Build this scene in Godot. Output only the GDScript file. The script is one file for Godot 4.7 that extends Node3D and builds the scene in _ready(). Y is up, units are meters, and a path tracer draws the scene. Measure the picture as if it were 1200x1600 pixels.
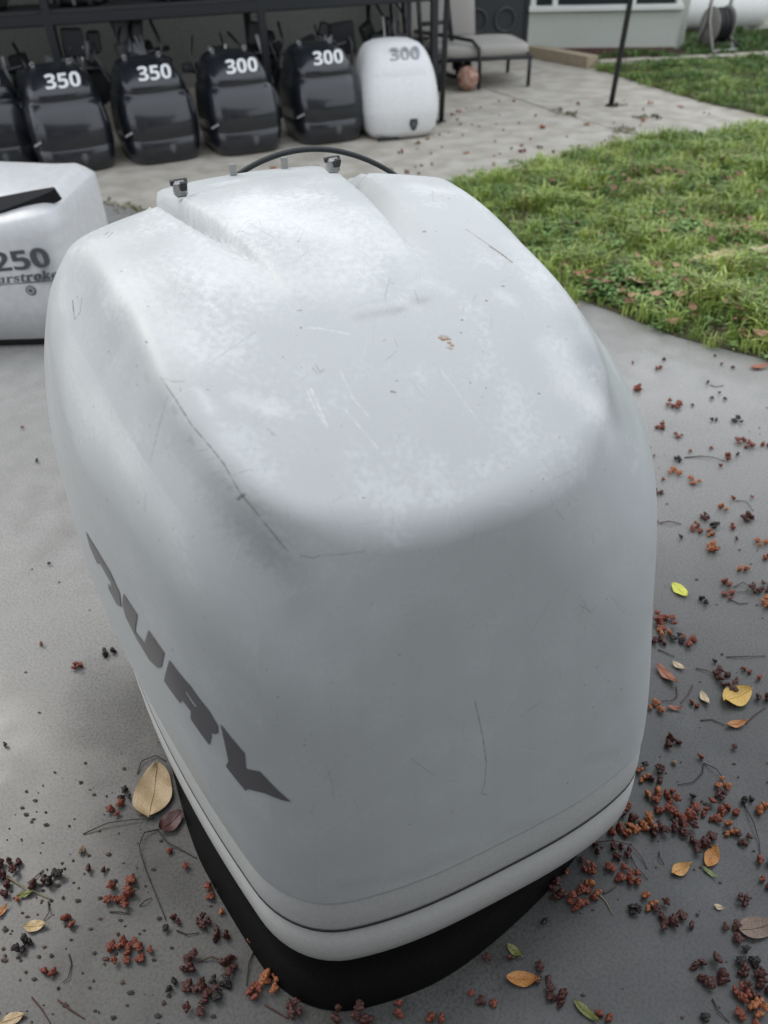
extends Node3D

# ------------------------------------------------------------------ helpers
var used := {}
var rng := RandomNumberGenerator.new()
var mats := {}

func numbered(called: String) -> String:
	if not used.has(called):
		used[called] = 0
		return called
	used[called] += 1
	return "%s_%03d" % [called, used[called]]

func tag(o: Node, label := "", category := "", group := "", kind := "") -> void:
	if label: o.set_meta("label", label)
	if category: o.set_meta("category", category)
	if group: o.set_meta("group", group)
	if kind: o.set_meta("kind", kind)

func thing(called: String, label: String, category: String, at := Vector3.ZERO, turn := 0.0, group := "") -> Node3D:
	var o := Node3D.new()
	o.name = numbered(called)
	add_child(o)
	o.position = at
	o.rotation.y = deg_to_rad(turn)
	tag(o, label, category, group)
	return o

func obj(called: String, mesh: Mesh, m: Material, parent: Node = null) -> MeshInstance3D:
	var o := MeshInstance3D.new()
	o.mesh = mesh
	o.material_override = m
	if parent == null:
		o.name = numbered(called)
		add_child(o)
	else:
		o.name = called
		parent.add_child(o, true)
	return o

func flat(c: Color, rough := 0.6, metal := 0.0) -> StandardMaterial3D:
	var m := StandardMaterial3D.new()
	m.albedo_color = c.linear_to_srgb()
	m.roughness = rough
	m.metallic = metal
	return m

func lin(r: float, g: float, b: float) -> Color:
	return Color(r, g, b)

func noise_tex(seed_: int, freq: float, ramp: Array, offs := [], octaves := 4, size := 512, as_normal := false, strength := 2.0) -> NoiseTexture2D:
	var n := FastNoiseLite.new()
	n.seed = seed_
	n.frequency = freq
	n.fractal_octaves = octaves
	n.noise_type = FastNoiseLite.TYPE_SIMPLEX_SMOOTH
	var t := NoiseTexture2D.new()
	t.width = size
	t.height = size
	t.seamless = true
	t.noise = n
	if as_normal:
		t.as_normal_map = true
		t.bump_strength = strength
	elif ramp.size():
		var g := Gradient.new()
		var cs := PackedColorArray()
		var os := PackedFloat32Array()
		for i in ramp.size():
			cs.append((ramp[i] as Color).linear_to_srgb())
			os.append(offs[i] if offs.size() else float(i) / (ramp.size() - 1))
		g.offsets = os
		g.colors = cs
		t.color_ramp = g
	return t

# a surface with uneven tone and fine relief, mapped in world metres
func rough_mat(a: Color, b: Color, scale: float, rough: float, seed_: int, bump := 0.0, freq := 0.02) -> StandardMaterial3D:
	var m := StandardMaterial3D.new()
	m.albedo_texture = noise_tex(seed_, freq, [a, a.lerp(b, 0.5), b], [0.2, 0.5, 0.8], 5)
	m.roughness = rough
	m.uv1_triplanar = true
	m.uv1_world_triplanar = true
	m.uv1_scale = Vector3.ONE * scale
	if bump > 0.0:
		m.heightmap_enabled = true
		m.heightmap_texture = noise_tex(seed_ + 7, freq * 2.0, [])
		m.heightmap_scale = bump
	return m

# ---- mesh builders
func start() -> SurfaceTool:
	var st := SurfaceTool.new()
	st.begin(Mesh.PRIMITIVE_TRIANGLES)
	return st

func quad(st: SurfaceTool, a: Vector3, b: Vector3, c: Vector3, d: Vector3) -> void:
	for p in [a, b, c, a, c, d]:
		st.add_vertex(p)

# box with chamfered edges; x/y/z sizes, placed by t
func add_box(st: SurfaceTool, size: Vector3, t := Transform3D.IDENTITY, ch := 0.006) -> void:
	var h := size * 0.5
	var c: float = minf(ch, minf(h.x, minf(h.y, h.z)) * 0.45)
	st.set_smooth_group(-1)
	var P := func(sx: float, sy: float, sz: float, ax: int) -> Vector3:
		var v := Vector3(sx * (h.x - (0.0 if ax == 0 else c)), sy * (h.y - (0.0 if ax == 1 else c)), sz * (h.z - (0.0 if ax == 2 else c)))
		return t * v
	for s in [-1.0, 1.0]:
		for ax in 3:
			var q: Array = []
			for k in [[-1.0, -1.0], [1.0, -1.0], [1.0, 1.0], [-1.0, 1.0]]:
				var e := [0.0, 0.0, 0.0]
				e[ax] = s
				e[(ax + 1) % 3] = k[0]
				e[(ax + 2) % 3] = k[1]
				q.append(P.call(e[0], e[1], e[2], ax))
			if s < 0: quad(st, q[0], q[1], q[2], q[3])
			else: quad(st, q[3], q[2], q[1], q[0])
	for ax in 3:
		var u := (ax + 1) % 3
		var w := (ax + 2) % 3
		for su in [-1.0, 1.0]:
			for sw in [-1.0, 1.0]:
				var q: Array = []
				for k in [[-1.0, u], [1.0, u], [1.0, w], [-1.0, w]]:
					var e := [0.0, 0.0, 0.0]
					e[ax] = k[0]
					e[u] = su
					e[w] = sw
					q.append(P.call(e[0], e[1], e[2], k[1]))
				if su * sw < 0: quad(st, q[0], q[1], q[2], q[3])
				else: quad(st, q[3], q[2], q[1], q[0])
	for sx in [-1.0, 1.0]:
		for sy in [-1.0, 1.0]:
			for sz in [-1.0, 1.0]:
				var a: Vector3 = P.call(sx, sy, sz, 0)
				var b: Vector3 = P.call(sx, sy, sz, 1)
				var d: Vector3 = P.call(sx, sy, sz, 2)
				for p in ([a, d, b] if sx * sy * sz > 0 else [a, b, d]):
					st.add_vertex(p)

func boxm(size: Vector3, at := Vector3.ZERO, ch := 0.006, basis := Basis.IDENTITY) -> Mesh:
	var st := start()
	add_box(st, size, Transform3D(basis, at), ch)
	st.generate_normals()
	return st.commit()

func add_tube(st: SurfaceTool, pts: Array, r, sides := 8, closed := false) -> void:
	st.set_smooth_group(0)
	var n := pts.size()
	var rings: Array = []
	var up := Vector3.UP
	for i in n:
		var a: Vector3 = pts[(i - 1 + n) % n] if closed else pts[maxi(i - 1, 0)]
		var b: Vector3 = pts[(i + 1) % n] if closed else pts[mini(i + 1, n - 1)]
		var d := (b - a).normalized()
		if absf(d.dot(up)) > 0.95: up = Vector3.RIGHT if absf(d.x) < 0.8 else Vector3.FORWARD
		var x := d.cross(up).normalized()
		var y := x.cross(d).normalized()
		up = y
		var rr: float = r if (r is float) else r[i]
		var ring: Array = []
		for k in sides:
			var an := TAU * k / sides
			ring.append((pts[i] as Vector3) + x * cos(an) * rr + y * sin(an) * rr)
		rings.append(ring)
	for i in (n if closed else n - 1):
		var A: Array = rings[i]
		var B: Array = rings[(i + 1) % n]
		for k in sides:
			var k2 := (k + 1) % sides
			quad(st, A[k], A[k2], B[k2], B[k])
	if not closed:
		for e in [0, n - 1]:
			var c: Vector3 = pts[e]
			for k in sides:
				var p: Vector3 = rings[e][k]
				var q: Vector3 = rings[e][(k + 1) % sides]
				for v in ([c, q, p] if e == 0 else [c, p, q]):
					st.add_vertex(v)

func tubem(pts: Array, r, sides := 8, closed := false) -> Mesh:
	var st := start()
	add_tube(st, pts, r, sides, closed)
	st.generate_normals()
	return st.commit()

# surface of revolution about the y axis: profile of (radius, height), from the bottom up
func add_lathe(st: SurfaceTool, prof: Array, t := Transform3D.IDENTITY, sides := 24) -> void:
	st.set_smooth_group(0)
	for i in prof.size() - 1:
		var a: Vector2 = prof[i]
		var b: Vector2 = prof[i + 1]
		for k in sides:
			var u := TAU * k / sides
			var v := TAU * (k + 1) / sides
			var p := t * Vector3(a.x * cos(u), a.y, a.x * sin(u))
			var q := t * Vector3(a.x * cos(v), a.y, a.x * sin(v))
			var r := t * Vector3(b.x * cos(v), b.y, b.x * sin(v))
			var s := t * Vector3(b.x * cos(u), b.y, b.x * sin(u))
			if a.x > 1e-5:
				for w in [p, q, r]: st.add_vertex(w)
			if b.x > 1e-5:
				for w in [p, r, s]: st.add_vertex(w)

func lathem(prof: Array, t := Transform3D.IDENTITY, sides := 24) -> Mesh:
	var st := start()
	add_lathe(st, prof, t, sides)
	st.generate_normals()
	return st.commit()

# extruded outline in the xy plane, thickness along z
func prismm(poly: PackedVector2Array, z0: float, z1: float, t := Transform3D.IDENTITY) -> Mesh:
	var st := start()
	st.set_smooth_group(-1)
	var pl := poly.duplicate()
	if Geometry2D.is_polygon_clockwise(pl): pl.reverse()
	var idx := Geometry2D.triangulate_polygon(pl)
	for i in range(0, idx.size(), 3):
		var a := pl[idx[i]]
		var b := pl[idx[i + 1]]
		var c := pl[idx[i + 2]]
		if (b - a).cross(c - a) < 0:
			var s := b
			b = c
			c = s
		for p in [a, c, b]: st.add_vertex(t * Vector3(p.x, p.y, z1))
		for p in [a, b, c]: st.add_vertex(t * Vector3(p.x, p.y, z0))
	for i in pl.size():
		var a := pl[i]
		var b := pl[(i + 1) % pl.size()]
		quad(st, t * Vector3(a.x, a.y, z0), t * Vector3(a.x, a.y, z1), t * Vector3(b.x, b.y, z1), t * Vector3(b.x, b.y, z0))
	st.generate_normals()
	return st.commit()

func flat_basis() -> Basis:   # lays the xy plane of an outline on the ground: (x, z) with z = second number
	return Basis(Vector3(1, 0, 0), Vector3(0, 0, 1), Vector3(0, 1, 0))

func slabm(poly: PackedVector2Array, y0: float, y1: float) -> Mesh:   # outline given as (x, z)
	var st := start()
	st.set_smooth_group(-1)
	var pl := poly.duplicate()
	if Geometry2D.is_polygon_clockwise(pl): pl.reverse()
	var idx := Geometry2D.triangulate_polygon(pl)
	var put := func(x: float, y: float, z: float, n: Vector3) -> void:
		st.set_normal(n)
		st.set_uv(Vector2(x, z))
		st.set_uv2(Vector2(x, z))
		st.add_vertex(Vector3(x, y, z))
	for i in range(0, idx.size(), 3):
		var a := pl[idx[i]]
		var b := pl[idx[i + 1]]
		var c := pl[idx[i + 2]]
		if (b - a).cross(c - a) < 0:
			var s := b
			b = c
			c = s
		for p in [a, b, c]: put.call(p.x, y1, p.y, Vector3.UP)
	for i in pl.size():
		var a := pl[i]
		var b := pl[(i + 1) % pl.size()]
		var n := Vector3(b.y - a.y, 0, a.x - b.x).normalized()
		for q in [[a, y1], [a, y0], [b, y0], [a, y1], [b, y0], [b, y1]]:
			put.call(q[0].x, q[1], q[0].y, n)
	return st.commit()

# stacked rings, each a rounded rectangle: [height, centre z, half width, half depth, squareness]
func ringm(rings: Array, seg := 56, bend := 0.0, slant := 0.0) -> Mesh:
	var st := start()
	st.set_smooth_group(0)
	var R: Array = []
	for g in rings:
		var ring: Array = []
		for k in seg:
			var an := TAU * (k + 0.5) / seg
			var c := cos(an)
			var s := sin(an)
			var e: float = 2.0 / g[4]
			var x: float = g[2] * signf(c) * pow(absf(c), e)
			var z: float = g[3] * signf(s) * pow(absf(s), e)
			if z > 0.0: z += bend * (1.0 - pow(x / maxf(g[2], 0.01), 2.0))
			ring.append(Vector3(x, g[0] + slant * x * sst(0.20, 0.46, g[0]) * (1.0 - 1.9 * sst(0.50, 0.60, g[0])), g[1] + z))
		R.append(ring)
	for i in R.size() - 1:
		for k in seg:
			var k2 := (k + 1) % seg
			quad(st, R[i][k], R[i][k2], R[i + 1][k2], R[i + 1][k])
	st.generate_normals()
	return st.commit()

func text_mesh(txt: String, height: float, wide := 1.0, font := "Droid Sans", weight := 700, skew := 0.0, depth := 0.004) -> Mesh:
	var f := SystemFont.new()
	f.font_names = PackedStringArray([font])
	f.font_weight = weight
	var tm := TextMesh.new()
	tm.text = txt
	tm.font = f
	tm.font_size = 64
	tm.pixel_size = height / 46.0
	tm.depth = depth
	tm.curve_step = 2.0
	var arr := tm.get_mesh_arrays()
	var v: PackedVector3Array = arr[Mesh.ARRAY_VERTEX]
	for i in v.size():
		v[i].x = v[i].x * wide + v[i].y * skew
	arr[Mesh.ARRAY_VERTEX] = v
	var am := ArrayMesh.new()
	am.add_surface_from_arrays(Mesh.PRIMITIVE_TRIANGLES, arr)
	return am

# ------------------------------------------------------------------ the big cowling's form
# s across, y up, a along from the near end to the far end
func smax(a: float, b: float, k: float) -> float:
	var h := maxf(k - absf(a - b), 0.0) / k
	return maxf(a, b) + h * h * k * 0.25

func sst(a: float, b: float, x: float) -> float:
	var t := clampf((x - a) / (b - a), 0.0, 1.0)
	return t * t * (3.0 - 2.0 * t)

func half_width(s: float, y: float, a: float) -> float:
	var pb := maxf(0.75 - a, 0.0)
	var pm := maxf(0.62 - a, 0.0)
	var pt := maxf(0.5 - a, 0.0)
	var b := 0.440 - 0.185 * pb * pb
	var m := 0.455 - 0.38 * pm * pm
	var t := 0.392 - 0.80 * pt * pt - 0.10 * clampf(a - 0.66, 0.0, 1.0)
	y = clampf(y, 0.0, 1.1)
	return b * (y - 0.6) * (y - 0.9) / 0.28 + m * (y - 0.2) * (y - 0.9) / -0.12 + t * (y - 0.2) * (y - 0.6) / 0.21

func top_height(s: float, a: float) -> float:
	var p := maxf(0.68 - a, 0.0)
	var q := maxf(a - 0.7, 0.0)
	var t := 0.985 - 0.48 * p * p - 0.18 * s * s - 0.15 * q * q
	var sa := absf(s)
	var d := maxf(0.135 + 0.13 * (a - 0.38) - sa, 0.0)
	if d > 0.0 and a > 0.34:
		var e := maxf(d - 0.034, 0.0) / 0.009
		t -= 0.036 * sst(0.34, 0.80, a) * minf(d / 0.034, 1.0) * exp(-e * e)
	var ae := 0.845 - 1.2 * s * s
	return t - 0.009 * sst(ae - 0.012, ae + 0.012, a)

func body(s: float, y: float, a: float) -> float:
	var sa := absf(s)
	var side := sa - half_width(s, y, a)
	var pr := maxf(0.36 - a, 0.0)
	var py := maxf(0.68 - a, 0.0)
	var pq := clampf(a - 0.7, 0.0, 1.0)
	side = smax(side, (sa - (0.304 - 0.95 * pr * pr + 0.09 * clampf(a - 0.45, 0.0, 0.35)) - (0.964 - 0.48 * py * py - 0.15 * pq * pq - y) * 0.82 + 0.016 * sst(-0.05, 0.05, s)) * 0.77, 0.018)
	var near := -0.050 + 0.17 * maxf(y - 0.2, -0.2) + maxf(1.2 - 1.1 * (y - 0.2), 0.3) * sa * sa * sa * 1.2 - a
	var fl := sst(0.72, 1.02, y)
	var far := a - lerpf(0.955 - 0.45 * s * s, 0.858 - 0.95 * s * s + 0.115 * (1.0 - sst(0.160, 0.205, sa)), fl)
	var e := smax(smax(side, near, 0.075 + 0.06 * sst(0.2, 0.5, y)), far, 0.03)
	return smax(e, y - top_height(s, a), lerpf(0.024, 0.012, sst(-0.03, 0.04, side - near)))

func body_normal(q: Vector3) -> Vector3:
	var e := 0.0025
	var f := body(q.x, q.y, q.z)
	return Vector3(body(q.x + e, q.y, q.z) - f, body(q.x, q.y + e, q.z) - f, body(q.x, q.y, q.z + e) - f).normalized()

const MID := Vector3(0, 0.22, 0.42)
const REACH := Vector3(0.42, 0.74, 0.48)

func ray_hit(o: Vector3, d: Vector3, hint := 0.0) -> Vector3:
	var lo := 0.0
	var hi := 1.6
	var flo := -0.3
	var fhi := 1.0
	var t := hint - 0.02 if hint > 0.0 else 0.6
	var step := 0.04
	var p := o + d * t
	var v := body(p.x, p.y, p.z)
	while v > 0.0 and t > 0.05:   # step back inside
		hi = t
		fhi = v
		t -= step
		p = o + d * t
		v = body(p.x, p.y, p.z)
	lo = t
	flo = v
	if hi > 1.5:
		while t < 1.6:
			t += step
			p = o + d * t
			v = body(p.x, p.y, p.z)
			if v > 0.0:
				hi = t
				fhi = v
				break
			lo = t
			flo = v
	for i in 10:
		t = (lo + hi) * 0.5 if i % 3 == 2 else lo + (hi - lo) * clampf(-flo / maxf(fhi - flo, 1e-9), 0.02, 0.98)
		p = o + d * t
		v = body(p.x, p.y, p.z)
		if v > 0.0:
			hi = t
			fhi = v
		else:
			lo = t
			flo = v
		if hi - lo < 0.00004 or absf(v) < 0.00002:
			break
	return o + d * t

# one of the five sides of the shell as a grid; local points are (s, y, -a)
func shell_side(side: String, nu: int, nv: int) -> Mesh:
	var V := PackedVector3Array()
	var N := PackedVector3Array()
	var UV := PackedVector2Array()
	var I := PackedInt32Array()
	V.resize((nu + 1) * (nv + 1))
	N.resize(V.size())
	UV.resize(V.size())
	var hint := 0.0
	for j in nv + 1:
		for ii in nu + 1:
			var i := ii if j % 2 == 0 else nu - ii
			var u := float(i) / nu
			var v := float(j) / nv
			var g: Vector3
			match side:
				"T": g = Vector3((u * 2 - 1) * REACH.x, REACH.y, (v * 2 - 1) * REACH.z)
				"L": g = Vector3(-REACH.x, v * REACH.y, (u * 2 - 1) * REACH.z)
				"R": g = Vector3(REACH.x, v * REACH.y, (u * 2 - 1) * REACH.z)
				"N": g = Vector3((u * 2 - 1) * REACH.x, v * REACH.y, -REACH.z)
				"F": g = Vector3((u * 2 - 1) * REACH.x, v * REACH.y, REACH.z)
			var q := ray_hit(MID, g, hint)
			hint = (q - MID).length() / g.length()
			var n := body_normal(q)
			var at := j * (nu + 1) + i
			V[at] = Vector3(q.x, q.y, -q.z)
			N[at] = Vector3(n.x, n.y, -n.z)
			UV[at] = Vector2(u, v)
	var flip := side == "L" or side == "F"
	for j in nv:
		for i in nu:
			var k := j * (nu + 1) + i
			var q := [k, k + nu + 1, k + nu + 2, k, k + nu + 2, k + 1]
			if side == "T" or side == "N" or side == "R": pass
			if flip == (side != "F" or true) and flip:
				q = [k, k + nu + 2, k + nu + 1, k, k + 1, k + nu + 2]
			for x in q: I.append(x)
	var arr := []
	arr.resize(Mesh.ARRAY_MAX)
	arr[Mesh.ARRAY_VERTEX] = V
	arr[Mesh.ARRAY_NORMAL] = N
	arr[Mesh.ARRAY_TEX_UV] = UV
	arr[Mesh.ARRAY_INDEX] = I
	var am := ArrayMesh.new()
	am.add_surface_from_arrays(Mesh.PRIMITIVE_TRIANGLES, arr)
	return am

# the outline at the lip, and stacked bands round it: [height, offset]
var rim: Array = []
func make_rim() -> void:
	var n := 200
	for k in n:
		var an := TAU * k / n
		var d := Vector3(sin(an) * 0.5, 0, -cos(an) * 0.5)
		var q := ray_hit(MID, d)
		var nn := body_normal(q)
		nn.y = 0
		nn = nn.normalized()
		rim.append([Vector3(q.x, 0, -q.z), Vector3(nn.x, 0, -nn.z)])

func band(steps: Array, close := false) -> Mesh:
	var st := start()
	st.set_smooth_group(0)
	var n := rim.size()
	for j in steps.size() - 1:
		for k in n:
			var k2 := (k + 1) % n
			var P := func(kk: int, jj: int) -> Vector3:
				var tuck: float = (steps[jj][2] * (sst(-0.16, 0.36, rim[kk][0].x) + 0.40 * sst(0.30, 0.62, -rim[kk][0].z)) if steps[jj].size() > 2 else 0.0)
				return rim[kk][0] + rim[kk][1] * (steps[jj][1] - tuck) + Vector3(0, steps[jj][0], 0)
			quad(st, P.call(k, j), P.call(k, j + 1), P.call(k2, j + 1), P.call(k2, j))
	if close:
		var c := Vector3(0, steps[-1][0], -0.42)
		for k in n:
			var k2 := (k + 1) % n
			for p in [c, rim[k2][0] + rim[k2][1] * steps[-1][1] + Vector3(0, steps[-1][0], 0), rim[k][0] + rim[k][1] * steps[-1][1] + Vector3(0, steps[-1][0], 0)]:
				st.add_vertex(p)
	st.generate_normals()
	return st.commit()

# worn white paint: tone, chalk, grime, scratches; one picture per side
const PAINT := {"dark": [0.035, 0.037, 0.04], "brown": [0.16, 0.11, 0.075], "grime": [0.25, 0.245, 0.235], "rust": [0.26, 0.11, 0.03], "rustpale": [0.52, 0.40, 0.30], "white": [0.76, 0.775, 0.77], "wear": [0.24, 0.255, 0.26]}

func paint_side(side: String, size: int, seed_: int) -> Array:
	var fw := 0.84
	var fh := 0.74
	if side == "T": fh = 0.96
	if side == "L" or side == "R": fw = 0.96
	var n1 := FastNoiseLite.new()
	n1.seed = seed_
	n1.frequency = 5.0 / size
	n1.fractal_octaves = 5
	var big := n1.get_image(size, size, false, false, false).get_data()
	n1.seed = seed_ + 1
	n1.frequency = 60.0 / size
	n1.fractal_octaves = 4
	var mid := n1.get_image(size, size, false, false, false).get_data()
	n1.seed = seed_ + 2
	n1.frequency = 0.45
	n1.fractal_octaves = 2
	var fine := n1.get_image(size, size, false, false, false).get_data()
	var total := size * size
	var cr := PackedFloat32Array()
	cr.resize(total)
	var cg := PackedFloat32Array()
	cg.resize(total)
	var cb := PackedFloat32Array()
	cb.resize(total)
	var ro := PackedFloat32Array()
	ro.resize(total)
	var chalk: float = {"T": 0.055, "L": 0.022}.get(side, 0.008)
	for k in total:
		var b := (big[k] - 128) / 128.0
		var m := (mid[k] - 128) / 128.0
		var f := (fine[k] - 128) / 128.0
		var w := 0.50 + 0.022 * b + 0.030 * m * (0.4 + b) + 0.055 * f + chalk * sst(0.10, 0.55, b + 0.35 * m + 0.2 * f)
		if f < -0.62: w -= 0.05
		cr[k] = w * 0.960
		cg[k] = w * 1.0
		cb[k] = w * 0.998
		ro[k] = 0.43 + 0.10 * b + 0.06 * m
	var marks: Array = STROKES.duplicate()
	var hr := RandomNumberGenerator.new()
	hr.seed = seed_
	for h in (150 if size > 600 else 20):   # hairline scratches
		var at := Vector2(hr.randf(), hr.randf())
		var an := hr.randfn(0.9, 0.7)
		var ln := absf(hr.randfn(0.02, 0.03)) + 0.006
		var bow := hr.randfn(0, 0.12)
		var hp: Array = []
		for q in 4:
			var u := q / 3.0 - 0.5
			hp.append(at + Vector2(cos(an + bow * u), sin(an + bow * u)) * ln * u)
		marks.append([side, hr.randf_range(0.0005, 0.0010), "dark" if hr.randf() < 0.35 else ("white" if hr.randf() < 0.6 else "grime"), hr.randf_range(0.12, 0.42), "line", hp])
	for h in (70 if size > 600 else 10):   # chips and specks
		var at := Vector2(hr.randf(), hr.randf())
		marks.append([side, hr.randf_range(0.0007, 0.0018), "dark" if hr.randf() < 0.6 else "brown", hr.randf_range(0.4, 0.9), "line", [at, at + Vector2(hr.randfn(0, 0.002), hr.randfn(0, 0.002))]])
	for s in marks:
		if s[0] != side: continue
		var pts: Array = s[5]
		var col: Array = PAINT[s[2]]
		var soft: bool = s[4] == "soft"
		var rad: float = s[1] * (1.7 if soft else 1.0)
		var px := fw / size
		var py := fh / size
		for i in (1 if pts.size() == 1 else pts.size() - 1):
			var a := Vector2(pts[i].x * fw, pts[i].y * fh)
			var e: Vector2 = pts[mini(i + 1, pts.size() - 1)]
			var c := Vector2(e.x * fw, e.y * fh)
			var x0 := clampi(int((minf(a.x, c.x) - rad) / px) - 1, 0, size - 1)
			var x1 := clampi(int((maxf(a.x, c.x) + rad) / px) + 2, 0, size)
			var y0 := clampi(int((minf(a.y, c.y) - rad) / py) - 1, 0, size - 1)
			var y1 := clampi(int((maxf(a.y, c.y) + rad) / py) + 2, 0, size)
			var ac := c - a
			var l2 := maxf(ac.length_squared(), 1e-9)
			for y in range(y0, y1):
				for x in range(x0, x1):
					var p := Vector2((x + 0.5) * px, (y + 0.5) * py)
					var t := clampf((p - a).dot(ac) / l2, 0.0, 1.0)
					var d := p.distance_to(a + ac * t)
					if d > rad: continue
					var k := y * size + x
					var m := (mid[k] - 128) / 128.0
					var f := (fine[k] - 128) / 128.0
					var w: float = s[3]
					if soft:
						w *= clampf((1.0 - d / rad) * 1.25 + 0.42 * m + 0.62 * f + 0.55 * (big[k] - 128) / 128.0 - 0.14, 0.0, 1.0)
						w *= 0.40 if s[2] == "wear" else 0.50
					else:
						w *= clampf((1.0 - d / rad) * 2.2, 0.0, 1.0) * clampf(0.75 + 0.9 * m + 0.5 * f, 0.15, 1.0)
					cr[k] += (col[0] - cr[k]) * w
					cg[k] += (col[1] - cg[k]) * w
					cb[k] += (col[2] - cb[k]) * w
					if s[2] == "white": ro[k] += (0.62 - ro[k]) * w
					if s[2] == "wear": ro[k] += (0.30 - ro[k]) * w
	var lut := PackedByteArray()
	lut.resize(1025)
	for i in 1025: lut[i] = int(clampf(Color(i / 1024.0, 0, 0).linear_to_srgb().r * 255.0 + 0.5, 0, 255))
	var out := PackedByteArray()
	out.resize(total * 3)
	var rr := PackedByteArray()
	rr.resize(total)
	for k in total:
		out[k * 3] = lut[int(clampf(cr[k], 0, 1) * 1024)]
		out[k * 3 + 1] = lut[int(clampf(cg[k], 0, 1) * 1024)]
		out[k * 3 + 2] = lut[int(clampf(cb[k], 0, 1) * 1024)]
		rr[k] = int(clampf(ro[k], 0, 1) * 255)
	return [ImageTexture.create_from_image(Image.create_from_data(size, size, false, Image.FORMAT_RGB8, out)), ImageTexture.create_from_image(Image.create_from_data(size, size, false, Image.FORMAT_L8, rr))]

# flat lettering laid on the left flank; outline in (a, y)
func lay_letter(polys: Array, holes: Array) -> Mesh:
	var st := start()
	st.set_smooth_group(0)
	var cell := 0.011
	for poly in polys:
		var lo := Vector2(9, 9)
		var hi := Vector2(-9, -9)
		for p in poly:
			lo = lo.min(p)
			hi = hi.max(p)
		var cx := int(ceil((hi.x - lo.x) / cell))
		var cy := int(ceil((hi.y - lo.y) / cell))
		for i in cx:
			for j in cy:
				var o := lo + Vector2(i, j) * cell
				var sq := PackedVector2Array([o, o + Vector2(cell, 0), o + Vector2(cell, cell), o + Vector2(0, cell)])
				for piece in Geometry2D.intersect_polygons(sq, poly):
					var bits: Array = [piece]
					for h in holes:
						var cut: Array = []
						for b in bits: cut.append_array(Geometry2D.clip_polygons(b, h))
						bits = cut
					for b in bits:
						if Geometry2D.is_polygon_clockwise(b): continue
						var idx := Geometry2D.triangulate_polygon(b)
						for k in range(0, idx.size(), 3):
							var tri := [b[idx[k]], b[idx[k + 1]], b[idx[k + 2]]]
							if (tri[1] - tri[0]).cross(tri[2] - tri[0]) < 0: tri = [tri[0], tri[2], tri[1]]
							for p in [tri[0], tri[1], tri[2]]:
								var q := ray_hit(Vector3(0, p.y, p.x), Vector3(-0.5, 0, 0))
								var n := body_normal(q)
								q += n * 0.0009
								st.set_normal(Vector3(n.x, n.y, -n.z))
								st.add_vertex(Vector3(q.x, q.y, -q.z))
	return st.commit()

func pv(txt: String) -> PackedVector2Array:
	var r := PackedVector2Array()
	for p in txt.split(" "):
		var c := p.split(",")
		r.append(Vector2(float(c[0]), float(c[1])))
	if Geometry2D.is_polygon_clockwise(r): r.reverse()
	return r

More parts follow.
